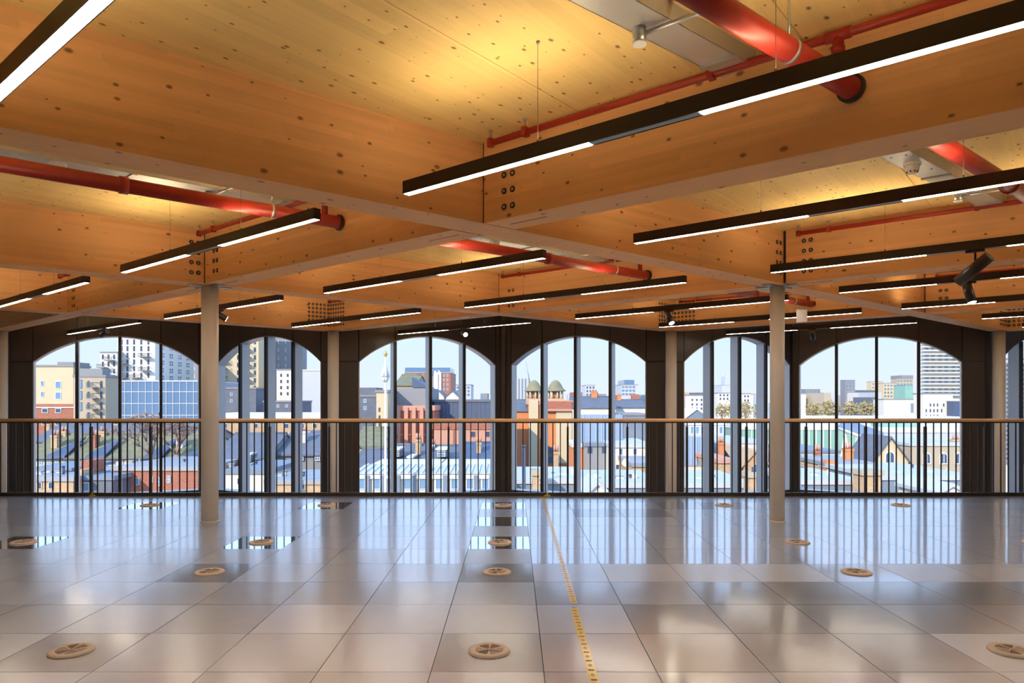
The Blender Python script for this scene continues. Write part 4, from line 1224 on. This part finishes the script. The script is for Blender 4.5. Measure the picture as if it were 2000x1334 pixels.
# ---- fourth window
o = building('scaffolded_block', 'pale wrapped building under scaffold with crane behind', 1000, 1032, 740, 230, 18, 'x_pale', coping=None)
for t in range(6):
    b_ = MB(); b_.box(PX(1000 + 6.4 * t, 230) - .1, PX(1000 + 6.4 * t, 230) + .1, 229.6, 229.9, GZ, PZ(738, 230), M['x_zinc']); part('scaffold_pole', b_, o)
o = thing('tower_crane', 'thin tower crane above the domes', 'crane', (PX(1032, 420), 420, GZ))
b_ = MB(); b_.tube((PX(1033, 420), 420, GZ), (PX(1033, 420), 420, PZ(742, 420)), .35, M['x_zinc'], 6); part('mast', b_, o)
b_ = MB(); b_.tube((PX(1035, 420), 420, PZ(748, 420)), (PX(1027, 420), 420, PZ(706, 420)), .3, M['x_zinc'], 6, .15); part('jib', b_, o)
o = building('music_hall', 'orange and cream theatre with brick parapet below twin domes', 1032, 1118, 783, 100, 16, 'x_orange', coping='x_pink', cop=.6)
extra(o, 'cream_pilaster', 1033, 1051, 781, 930, 99.6, .6, 'x_cream'); extra(o, 'cream_panel', 1086, 1117, 803, 905, 99.7, .5, 'x_cream'); extra(o, 'brick_parapet', 1066, 1117, 784, 799, 99.5, .7, 'x_brick')
extra(o, 'cornice', 1066, 1118, 799, 803, 99.3, .9, 'x_pink'); windows(o, [1076], [880, 898], 10, 14, 99.6, 'x_pane', 'dark')
o = house('orange_gable_house', 'orange brick hall with sloping verge left of the cream pilaster', 992, 1033, 803, 783, 101, 14, 'x_orange', 'x_slate', 'x')
for q, (xc, sc) in enumerate(((1043, .95), (1085, 1.0))):
    Yc = 104; c = (PX(xc, Yc), Yc, PZ(783, Yc)); w_ = 16.5 * sc * Yc / F
    o = thing('dome_turret', ['left domed turret with columns on theatre roof, partly behind mullion', 'right domed turret with columns and weathered bell roof'][q], 'turret', c, 'domed theatre turrets')
    b_ = MB(); b_.box(c[0] - w_, c[0] + w_, Yc - w_, Yc + w_, c[2] - .5, c[2] + .35, M['x_tan']); part('base', b_, o)
    for t in range(8):
        an = t * math.pi / 4 + .2
        b_ = MB(); b_.tube((c[0] + w_ * .85 * math.cos(an), Yc + w_ * .85 * math.sin(an), c[2] + .35), (c[0] + w_ * .85 * math.cos(an), Yc + w_ * .85 * math.sin(an), c[2] + 1.45), .13, M['x_cream'], 8); part('column', b_, o)
    b_ = MB(); b_.tube((c[0], Yc, c[2] + .3), (c[0], Yc, c[2] + 1.45), w_ * .4, M['x_pink'], 10); part('core', b_, o)
    b_ = MB(); b_.lathe([(w_ * 1.02, 1.42), (w_ * 1.22, 1.45), (w_ * 1.2, 1.58), (w_ * .92, 1.85), (w_ * .72, 2.35), (w_ * .5, 2.8), (w_ * .2, 3.08), (0, 3.12)], M['x_dome'], 20, c); part('dome_roof', b_, o)
o = house('chimney_house', 'slate roofed house with orange brick chimney, fourth window', 1118, 1203, 797, 776, 132, 10, 'x_white', 'x_slate', 'x', chim=[(1161, 11, 764, 'x_orange')])
o = building('glass_roundhouse', 'greenish glass apartment cluster on the skyline, fourth window', 1213, 1246, 751, 330, 30, 'x_pale')
extra(o, 'upper_tower', 1219, 1239, 742, 752, 332, 20, 'x_blueglass'); windows(o, [1217, 1224, 1231, 1238], [756, 763, 770], 5, 4, 330, 'x_bluepane', 'dark')
o = building('grey_slab_block', 'grey slab block on the skyline above the chimney house', 1143, 1163, 752, 380, 20, 'x_pale'); windows(o, [1147, 1153, 1159], [757, 764, 771], 3, 4, 380, 'x_pane', 'dark')
house('blue_roof_house', 'house with blue slate roof under the skyline, fourth window right', 1204, 1262, 796, 782, 140, 10, 'x_white', 'x_slate', 'x', chim=[(1210, 7, 772, 'x_orange')])
building('blue_wrap_block', 'blue wrapped roof block right of the zinc roof', 1218, 1262, 808, 92, 8, 'x_blueroof')

def zinc_roof(xa, xb, yt, yb, Ya, Yb, label, seams):
    o = thing('zinc_roof', label, 'roof', (PX((xa + xb) / 2, Ya), Ya, GZ), 'zinc roofs outside')
    b = MB(); lo = [(PX(xa, Ya), Ya, PZ(yb, Ya)), (PX(xb, Ya), Ya, PZ(yb, Ya)), (PX(xb, Yb), Yb, PZ(yt, Yb)), (PX(xa, Yb), Yb, PZ(yt, Yb))]
    b.hull(lo, [(p[0], p[1], p[2] + .12) for p in lo], M['x_zinc']); part('sheet', b, o)
    b = MB(); b.hull([(PX(xa, Ya), Ya + .2, GZ), (PX(xb, Ya), Ya + .2, GZ), (PX(xb, Yb), Yb, GZ), (PX(xa, Yb), Yb, GZ)], lo, M['x_white']); part('wall', b, o)
    for t in range(seams):
        k = (t + .5) / seams
        a0 = [l0 + (l1 - l0) * k for l0, l1 in zip(lo[0], lo[1])]; a1 = [l0 + (l1 - l0) * k for l0, l1 in zip(lo[3], lo[2])]
        b = MB(); b.hull([(a0[0] - .03, a0[1], a0[2] + .1), (a0[0] + .03, a0[1], a0[2] + .1), (a1[0] + .03, a1[1], a1[2] + .1), (a1[0] - .03, a1[1], a1[2] + .1)],
                         [(a0[0] - .03, a0[1], a0[2] + .22), (a0[0] + .03, a0[1], a0[2] + .22), (a1[0] + .03, a1[1], a1[2] + .22), (a1[0] - .03, a1[1], a1[2] + .22)], M['x_pale']); part('seam', b, o)
    return o
zinc_roof(1122, 1216, 812, 866, 58, 72, 'steep seamed zinc roof beside the theatre', 8)
o = building('grey_clad_house', 'grey clad house with tall windows under zinc roof', 1142, 1192, 866, 57, 6, 'x_zinc', coping='x_blueroof')
windows(o, [1152, 1180], [878], 9, 14, 57, 'x_pane', 'dark')
building('brick_pier_house', 'narrow orange brick house end beside the grey clad house', 1120, 1141, 868, 57.5, 6, 'x_orange', coping='x_white')
o = building('white_terrace', 'white rendered terrace with small windows, fourth window right', 1194, 1275, 868, 54, 8, 'x_white', coping='x_pale')
windows(o, [1212, 1240], [882], 7, 13, 54, 'x_pane'); windows(o, [1206, 1232], [912], 8, 10, 54, 'x_pane')
o = building('tan_terrace_end', 'tan brick terrace end lower right of fourth window', 1236, 1290, 905, 48, 6, 'x_tan', coping='x_zinc')
o = thing('satellite_dish', 'round white satellite dish on white terrace', 'satellite dish', (PX(1222, 50), 50, PZ(912, 50)))
b_ = MB(); b_.lathe([(0.0, 0), (.18, .03), (.3, .09), (.31, .1)], M['x_frame'], 20); place('dish', b_.mesh('dish'), o, T(PX(1222, 50), 50, PZ(904, 50)) @ Matrix.Rotation(math.radians(75), 4, 'X'))
b_ = MB(); b_.tube((PX(1222, 50), 50.05, PZ(904, 50)), (PX(1222, 50), 52, PZ(914, 50)), .04, M['x_zinc'], 8); part('arm', b_, o)
o = building('rooflight_roof', 'blue grey flat roof with vents at foot of fourth window', 1000, 1140, 936, 40, 7, 'x_blueroof', coping='x_pale')
for (x, y, w, h) in ((1060, 926, 12, 10), (1100, 930, 16, 7), (1122, 924, 12, 12)): extra(o, 'roof_vent', x - w / 2, x + w / 2, y - h / 2, 940, 42, .6, 'x_frame')
o = building('rooflight_roof', 'blue grey flat roof lower right in fourth window', 1144, 1290, 944, 39, 7, 'x_blueroof', coping='x_pale')
for (x, y, w, h) in ((1165, 934, 8, 12), (1212, 938, 14, 10), (1240, 934, 8, 14)): extra(o, 'roof_vent', x - w / 2, x + w / 2, y - h / 2, 948, 41, .6, 'x_frame')
house('skylight_gable', 'small white gabled rooflight at foot of fourth window', 1150, 1185, 962, 946, 36, 4, 'x_frame', 'x_pale', 'y')
o = thing('dark_flue', 'dark blue flue pipe at left of fourth window', 'flue', (PX(1023, 38), 38, GZ), 'flue pipes')
b_ = MB(); b_.tube((PX(1023, 38), 38, GZ), (PX(1023, 38), 38, PZ(873, 38)), .10, M['x_navy'], 16); part('pipe', b_, o)
b_ = MB(); b_.tube((PX(1023, 38), 38, PZ(873, 38)), (PX(1023, 38), 38, PZ(869, 38)), .12, M['x_navy'], 16); part('cap', b_, o)
building('yellow_box', 'narrow yellow brick shaft left of first mullion, fourth window', 1040, 1054, 920, 38, 1.0, 'x_tan', coping='x_sand', cat='shaft')

# ---- fifth window
o = building('white_flats', 'white flats with grid of small windows, fifth window', 1340, 1381, 771, 190, 14, 'x_white')
windows(o, [1352, 1361, 1370, 1377], [781, 790, 798], 3, 4, 190, 'x_pane', 'dark')
o = building('white_flats', 'white flats before the pale tower, fifth window', 1402, 1434, 767, 260, 14, 'x_white'); windows(o, [1407, 1414, 1421, 1428], [772, 779], 3, 4, 260, 'x_pane', 'dark')
o = building('white_flats', 'white flats right of second mullion, fifth window', 1450, 1466, 768, 260, 14, 'x_white'); windows(o, [1455, 1461], [774, 782], 3, 4, 260, 'x_pane', 'dark')
o = building('distant_church', 'distant stepped grey tower on the hill, fifth window', 1410, 1436, 752, 620, 30, 'x_pale'); extra(o, 'tower', 1416, 1427, 735, 752, 622, 12, 'x_pale'); extra(o, 'turret', 1419, 1422, 731, 736, 623, 5, 'x_pale')
house('white_gable_hall', 'white hall with blue gable at left of fifth window', 1340, 1382, 816, 800, 110, 12, 'x_blueroof', 'x_white', 'y')
o = building('market_hall', 'pale market hall with window band, fifth window', 1340, 1415, 826, 88, 10, 'x_pale', coping='x_frame'); windows(o, [1352, 1362, 1372, 1408], [840], 7, 14, 88, 'x_bluepane')
o = building('green_station', 'green glazed station building with white roof, fifth window right', 1450, 1560, 827, 100, 10, 'x_green', coping='x_frame', cop=.9)
for x in range(1456, 1560, 12):
    b_ = MB(); b_.box(PX(x, 100) - .06, PX(x, 100) + .06, 99.9, 100, GZ, PZ(830, 100), M['x_frame']); part('glazing_bar', b_, o)
zinc_roof(1335, 1385, 856, 912, 54, 62, 'pale zinc roof slope at left of fifth window', 5)
building('white_canopy', 'flat white canopy roof below green station', 1400, 1500, 862, 76, 12, 'x_white', coping='x_pale', zb=-14)
o = house('slate_hip_house', 'dark slate gabled roof between fifth window mullions', 1396, 1420, 890, 872, 60, 7, 'x_slate', 'x_navy', 'y')
o = house('tan_gable_house', 'tan brick gabled house, fifth window right', 1452, 1500, 908, 882, 58, 8, 'x_tan', 'x_tan', 'y')
o = building('tan_block', 'low tan brick block, fifth window centre', 1404, 1436, 898, 50, 6, 'x_tan', coping='x_pink')
o = building('chimney_stack', 'tan chimney stack with dark lamp bracket, fifth window right', 1464, 1484, 924, 38, 1.0, 'x_tan', coping='x_sand', cat='chimney')
extra(o, 'chimney_pot', 1469, 1472, 912, 925, 38.3, .1, 'x_pane'); extra(o, 'chimney_pot', 1475, 1478, 908, 925, 38.3, .1, 'x_pane')
o = building('rooflight_roof', 'blue flat roof at foot of fifth window', 1335, 1470, 944, 40, 7, 'x_blueroof', coping='x_pale')
extra(o, 'roof_vent', 1362, 1372, 934, 946, 42, .5, 'x_frame'); extra(o, 'roof_vent', 1420, 1434, 936, 946, 42, .5, 'x_frame')

# ---- sixth window
SK = [('grey_blue_block', 'small grey blue block at left skyline of sixth window', 1573, 1602, 760, 460, 'x_grey'), ('skyline_tower', 'slim grey tower block on skyline, sixth window', 1651, 1670, 742, 450, 'x_grey'),
      ('long_slab_block', 'long navy slab block right of slim tower', 1670, 1717, 762, 470, 'x_slate'), ('tan_tower', 'pale tan tower behind first mullion gap, sixth window', 1702, 1724, 745, 520, 'x_cream'),
      ('tan_block', 'tan brick block left of the stepped tower', 1726, 1750, 748, 420, 'x_cream'), ('stepped_tower', 'stepped tan tower with plant on top, sixth window', 1752, 1800, 739, 430, 'x_sand')]
for nm, lb, xa, xb, yt, Yd, mt in SK:
    o = building(nm, lb, xa, xb, yt, Yd, 7, mt)
    n_c = max(2, int((xb - xa) / 6)); xs = [xa + (xb - xa) * (t + .5) / n_c for t in range(n_c)]
    windows(o, xs, [yt + 5 + 7 * t for t in range(int((783 - yt) / 7))], 3.2, 3.6, Yd, 'x_bluepane', 'dark')
    if nm == 'stepped_tower': extra(o, 'plant_room', 1760, 1790, 733, 739, 432, 12, 'x_grey')
building('green_block', 'pale green glass block before the stepped tower', 1768, 1788, 752, 400, 12, 'x_green')
o = building('white_highrise', 'tall white high-rise with stacked balcony bands, right window', 1803, 1960, 640, 280, 7, 'x_white')
for t in range(17):
    yy = 655 + t * 7.2
    b_ = MB(); b_.box(PX(1802, 278), PX(1961, 278), 278, 280, PZ(yy + 2.4, 280), PZ(yy, 280), M['x_frame']); part('balcony_band', b_, o)
    if t % 3 != 1:
        windows(o, [1810, 1822, 1836, 1848, 1862, 1874], [yy + 4.5], 6, 3.2, 280, 'x_bluepane', 'dark')
o = building('white_hall', 'large white windowless hall, sixth window', 1726, 1802, 779, 205, 6, 'x_white')
windows(o, [1781, 1788], [797], 4.5, 18, 205, 'x_bluepane', 'dark')
o = building('white_office', 'white office with slot windows right of last mullion', 1803, 1861, 768, 200, 5, 'x_white')
windows(o, [1817, 1824, 1831, 1843], [791], 2.5, 6, 200, 'x_pane', 'dark'); windows(o, [1809, 1817, 1824, 1831, 1839], [802], 2.5, 6, 200, 'x_pane', 'dark'); windows(o, [1809, 1817, 1824, 1831], [812], 2.5, 4, 200, 'x_pane', 'dark')
building('navy_block', 'navy block at right edge of sixth window', 1862, 1900, 783, 197, 3, 'x_navy')
o = building('long_white_roof', 'long white station roof under the sixth window handrail', 1560, 1900, 815, 150, 14, 'x_white', coping='x_frame', zb=-12)
o = building('green_glazed_station', 'green glazed station front with white fascia, sixth window', 1560, 1720, 829, 112, 10, 'x_green', coping='x_frame', cop=.9)
for x in range(1566, 1720, 14):
    b_ = MB(); b_.box(PX(x, 112) - .07, PX(x, 112) + .07, 111.9, 112, GZ, PZ(832, 112), M['x_frame']); part('glazing_bar', b_, o)
o = building('pale_depot', 'long pale depot with green band right of gable house', 1725, 1900, 836, 104, 10, 'x_pale', coping='x_frame', cop=.7)
extra(o, 'green_band', 1726, 1790, 828, 836, 106, 4, 'x_green')
o = thing('slanted_canopy', 'long slanting blue roof with white trusses, sixth window', 'roof', (PX(1670, 84), 84, GZ))
b_ = MB(); p0, p1 = (1636, 822), (1716, 866)
lo = [(PX(1636, 90), 90, PZ(836, 90)), (PX(1716, 82), 82, PZ(866, 82)), (PX(1726, 88), 88, PZ(848, 88)), (PX(1650, 98), 98, PZ(820, 98))]
b_.hull(lo, [(p[0], p[1], p[2] + .25) for p in lo], M['x_blueroof']); part('roof_sheet', b_, o)
b_ = MB(); b_.tube(lo[0], lo[1], .22, M['x_frame'], 8); part('edge_beam', b_, o)
for t in (.2, .5, .8):
    a0 = [l0 + (l1 - l0) * t for l0, l1 in zip(lo[0], lo[1])]
    b_ = MB(); b_.tube(a0, (a0[0] - 2.2, a0[1], GZ), .12, M['x_frame'], 6); b_.tube(a0, (a0[0] + 2.2, a0[1], GZ), .12, M['x_frame'], 6); part('strut', b_, o)

def winter_tree(x, ytop, ybase, wpx, Y, label, seed):
    rnd = random.Random(seed)
    c = Vector((PX(x, Y), Y, PZ((ytop + ybase) / 2, Y))); rx = wpx / 2 * Y / F; rz = (ybase - ytop) / 2 * Y / F
    o = thing('winter_tree', label, 'tree', (c.x, c.y, GZ), 'pale winter trees outside')
    b = MB(); b.tube((c.x, c.y, GZ), (c.x, c.y, c.z), .5, M['x_twig'], 8, .25); part('trunk', b, o)
    b = MB()
    for _ in range(420):
        v = Vector((rnd.gauss(0, 1), rnd.gauss(0, 1), rnd.gauss(0, 1))).normalized() * rnd.uniform(.35, 1.0)
        p = c + Vector((v.x * rx, v.y * rx, v.z * rz))
        n = Vector((rnd.gauss(0, 1), rnd.gauss(0, 1), rnd.gauss(0, 1))).normalized(); u = n.orthogonal().normalized(); w = n.cross(u)
        s = rx * rnd.uniform(.08, .17)
        b.face([p - u * s, p + w * s * .7, p + u * s, p - w * s * .7], M['x_tree'])
    part('crown', b, o)
TW = [(1590, 783, 818, 34, 215, 'pale winter tree at left of sixth window'), (1622, 780, 818, 40, 225, 'pale winter tree behind the slanting roof'), (1662, 783, 816, 34, 215, 'rounded winter tree below the slim tower'),
      (1694, 781, 816, 36, 222, 'rounded winter tree below the long slab block'), (1714, 785, 816, 22, 210, 'small winter tree beside the white hall'),
      (1410, 786, 818, 26, 205, 'pale winter tree left of fifth window centre'), (1430, 780, 818, 30, 212, 'tall pale winter tree in fifth window'), (1456, 782, 818, 28, 208, 'pale winter tree in fifth window right'), (1484, 784, 818, 30, 210, 'pale winter tree beside the right column')]
for t, a in enumerate(TW): winter_tree(*a, seed=40 + t)

o = house('gable_house', 'cream gabled house with arched window and dark roof, sixth window', 1704, 1774, 902, 856, 62, 5, 'x_cream', 'x_slate', 'y')
def arched(o, x, y, w, h, Y):
    W_, H_ = w * Y / F, h * Y / F; n = 10
    def loop(s, yy): return [(-W_ / 2 * s, yy, -H_ / 2 * s), (W_ / 2 * s, yy, -H_ / 2 * s)] + [(W_ / 2 * s * math.cos(math.pi * t / n), yy, (H_ / 2 - W_ / 2) * s + W_ / 2 * s * math.sin(math.pi * t / n)) for t in range(n + 1)]
    b = MB(); b.hull(loop(1, -.1), loop(1, .02), M['x_frame']); b.hull(loop(.78, -.12), loop(.78, -.09), M['x_pane'])
    b.box(-.03, .03, -.14, -.1, -H_ * .4, H_ * .4, M['x_frame'])
    place('arched_window', b.mesh('arched_window'), o, T(PX(x, Y), Y, PZ(y, Y)))
arched(o, 1737, 893, 19, 26, 62)
o = building('brown_wall_building', 'brown brick building with arched windows right of gable house', 1778, 1910, 866, 66, 10, 'x_sand', coping='x_pale')
arched(o, 1809, 895, 15, 24, 66); arched(o, 1842, 895, 15, 24, 66); arched(o, 1872, 895, 15, 24, 66)
o = building('tan_party_wall', 'low tan brick party wall with parapet left of gable house', 1612, 1700, 903, 52, 6, 'x_tan', coping='x_zinc')
extra(o, 'brick_pier', 1614, 1630, 899, 930, 51.8, .8, 'x_orange')
o = building('brick_chimney', 'broad brick chimney stack at foot of sixth window', 1686, 1722, 920, 39, 1.2, 'x_tan', coping='x_sand', cat='chimney')
house('slate_gable_roof', 'small dark slate gable at lower left of sixth window', 1572, 1612, 914, 900, 56, 7, 'x_slate', 'x_slate', 'y')
o = building('sheet_roof_building', 'pale blue sheet roofed building below the trees, sixth window', 1560, 1640, 880, 72, 10, 'x_pale', coping='x_blueroof')
o = building('rooflight_roof', 'blue flat roof with vents lower left of sixth window', 1560, 1684, 938, 41, 7, 'x_blueroof', coping='x_pale')
extra(o, 'roof_vent', 1590, 1598, 926, 940, 43, .5, 'x_frame'); extra(o, 'roof_vent', 1640, 1652, 930, 940, 43, .5, 'x_frame')
o = building('rooflight_roof', 'broad blue flat roof with white vents lower right of sixth window', 1724, 1910, 930, 44, 9, 'x_blueroof', coping='x_pale')
for (x, y) in ((1756, 922), (1782, 924), (1818, 920), (1850, 926)): extra(o, 'roof_vent', x - 4, x + 4, y, 934, 46, .5, 'x_frame')
house('skylight_gable', 'small white gabled rooflight at foot of sixth window', 1836, 1880, 962, 950, 37, 4, 'x_frame', 'x_pale', 'y')
o = building('banded_block', 'white banded building seen through the sliver of last window', 1966, 2080, 700, 120, 2.5, 'x_white')
for t in range(22):
    b_ = MB(); b_.box(PX(1962, 119), PX(2080, 119), 119, 120, PZ(712 + t * 9, 120), PZ(708 + t * 9, 120), M['x_grey']); part('balcony_band', b_, o)
building('edge_tower', 'pale tower at far left beyond the cream block', -60, 45, 720, 130, 20, 'x_cream')

# ---- far skyline of low houses
rs = random.Random(11)
FARM = ['x_white', 'x_sand', 'x_slate', 'x_brick', 'x_pale', 'x_tan', 'x_grey']
WHERE = ((690, 745, 'behind the flagpole'), (880, 975, 'right of the lattice block'), (995, 1010, 'beside the scaffolded block'), (1110, 1260, 'behind the chimney house'), (1335, 1500, 'beyond the white flats'), (1555, 1730, 'beyond the winter trees'))
NMF = {'x_white': 'white', 'x_sand': 'sand coloured', 'x_slate': 'dark slate', 'x_brick': 'red brick', 'x_pale': 'pale blue', 'x_tan': 'tan brick', 'x_grey': 'grey'}
ORD = ['first', 'second', 'third', 'fourth', 'fifth', 'sixth', 'seventh', 'eighth', 'ninth', 'tenth', 'eleventh', 'twelfth']
for (xa, xb, wh) in WHERE:
    x = xa; n_ = 0
    while x < xb:
        w = rs.uniform(9, 20); mt = rs.choice(FARM); Yd = rs.uniform(300, 520)
        building('skyline_house', '%s low skyline building %s, %s along' % (NMF[mt], wh, ORD[min(n_, 11)]), x, min(x + w, xb + 4), rs.uniform(766, 776), Yd, 20, mt, coping=None, group='low skyline buildings')
        x += w; n_ += 1

# ---- small things standing on the near roofs
rc = random.Random(5)
def roof_box(x, y, w, h, Y, label, mat='x_frame'):
    o = thing('roof_box', label, 'roof vent', (PX(x, Y), Y, PZ(y, Y)), 'boxes on the near roofs')
    b = MB(); W_, H_ = w * Y / F, h * Y / F
    b.box(PX(x, Y) - W_ / 2, PX(x, Y) + W_ / 2, Y, Y + W_, PZ(y, Y), PZ(y, Y) + H_, M[mat]); part('casing', b, o)
    b = MB(); b.box(PX(x, Y) - W_ * .6, PX(x, Y) + W_ * .6, Y - .05, Y + W_ + .05, PZ(y, Y) + H_, PZ(y, Y) + H_ + .07, M['x_zinc']); part('cap', b, o)
def roof_pipe(x, y, h, Y, label, r=.06, mat='x_zinc'):
    o = thing('roof_pipe', label, 'pipe', (PX(x, Y), Y, PZ(y, Y)), 'pipes on the near roofs')
    b = MB(); b.tube((PX(x, Y), Y, PZ(y, Y)), (PX(x, Y), Y, PZ(y - h, Y)), r, M[mat], 10); part('pipe', b, o)
    b = MB(); b.tube((PX(x, Y), Y, PZ(y - h, Y)), (PX(x, Y), Y, PZ(y - h - 2, Y)), r * 1.8, M[mat], 10, r * .4); part('cowl', b, o)
def stack(x, y, w, h, Y, label, mat):
    o = thing('chimney_stack', label, 'chimney', (PX(x, Y), Y, PZ(y, Y)), 'brick chimney stacks')
    W_, H_ = w * Y / F, h * Y / F
    b = MB(); b.box(PX(x, Y) - W_ / 2, PX(x, Y) + W_ / 2, Y, Y + .7, PZ(y, Y) - .4, PZ(y, Y) + H_, M[mat]); part('shaft', b, o)
    b = MB(); b.box(PX(x, Y) - W_ * .58, PX(x, Y) + W_ * .58, Y - .06, Y + .76, PZ(y, Y) + H_ - .2, PZ(y, Y) + H_, M[mat]); part('cap', b, o)
    for q in (-.28, .28):
        b = MB(); b.tube((PX(x, Y) + q * W_, Y + .35, PZ(y, Y) + H_), (PX(x, Y) + q * W_, Y + .35, PZ(y, Y) + H_ + .45), .12, M['x_pink'], 8, .1); part('chimney_pot', b, o)
ROOFS = [  # x range, row of the roof in the picture, distance, place
    (232, 372, 909, 50, 'on the red brick flat roof in the first window'), (72, 135, 928, 45, 'on the tan yard roof in the first window'),
    (445, 512, 912, 47, 'on the white flat roof in the second window'), (530, 606, 934, 44, 'on the tan yard roof in the second window'),
    (1062, 1112, 931, 43.5, 'on the left flat roof in the fourth window'), (1150, 1250, 939, 42, 'on the right flat roof in the fourth window'),
    (1350, 1460, 939, 43, 'on the flat roof in the fifth window'), (1585, 1676, 933, 44, 'on the left flat roof in the sixth window'), (1735, 1870, 924, 48.5, 'on the broad flat roof in the sixth window')]
WORDS = ['first', 'second', 'third', 'fourth', 'fifth', 'sixth']
for (xa, xb, yy, Yd, wh) in ROOFS:
    n = 4
    for t in range(n):
        x = xa + (xb - xa) * (t + rc.uniform(.15, .85)) / n
        if t % 2 == 0: roof_box(x, yy + rc.uniform(0, 3), rc.uniform(7, 14), rc.uniform(5, 10), Yd + rc.uniform(-.8, .6), '%s vent box from left %s' % (WORDS[t // 2], wh), rc.choice(['x_frame', 'x_zinc', 'x_sand']))
        else: roof_pipe(x, yy + 1, rc.uniform(8, 18), Yd + rc.uniform(-.8, .6), '%s thin vent pipe from left %s' % (WORDS[t // 2], wh), rc.uniform(.04, .09), rc.choice(['x_zinc', 'x_navy', 'x_white']))
for (x, y, w, h, Yd, lb, mt) in ((105, 868, 12, 18, 61.5, 'stock brick chimney on the mossy roofs at far left', 'x_tan'), (180, 870, 12, 20, 61.5, 'red brick chimney on the mossy roof beside the second bay', 'x_brick'), (350, 872, 12, 20, 61.5, 'pale chimney on the mossy roof near the left column', 'x_white'),
        (590, 862, 12, 20, 56, 'white chimney beside the dormer near the left wall column', 'x_white'), (816, 878, 9, 20, 53.5, 'tan chimney between the dormer houses, third window', 'x_tan'), (935, 884, 9, 20, 56, 'tan chimney on the navy slope, third window', 'x_tan'),
        (1086, 908, 10, 26, 52, 'tan chimney before the cream theatre panel', 'x_tan'), (1410, 884, 10, 20, 58, 'orange chimney between fifth window mullions', 'x_orange'), (1660, 894, 14, 18, 54, 'orange chimney on the tan party wall', 'x_orange'), (1870, 872, 14, 14, 68, 'tan chimney above arched windows at right', 'x_tan'), (1600, 896, 10, 16, 58, 'red chimney beside the small slate gable', 'x_brick')):
    stack(x, y, w, h, Yd, lb, mt)
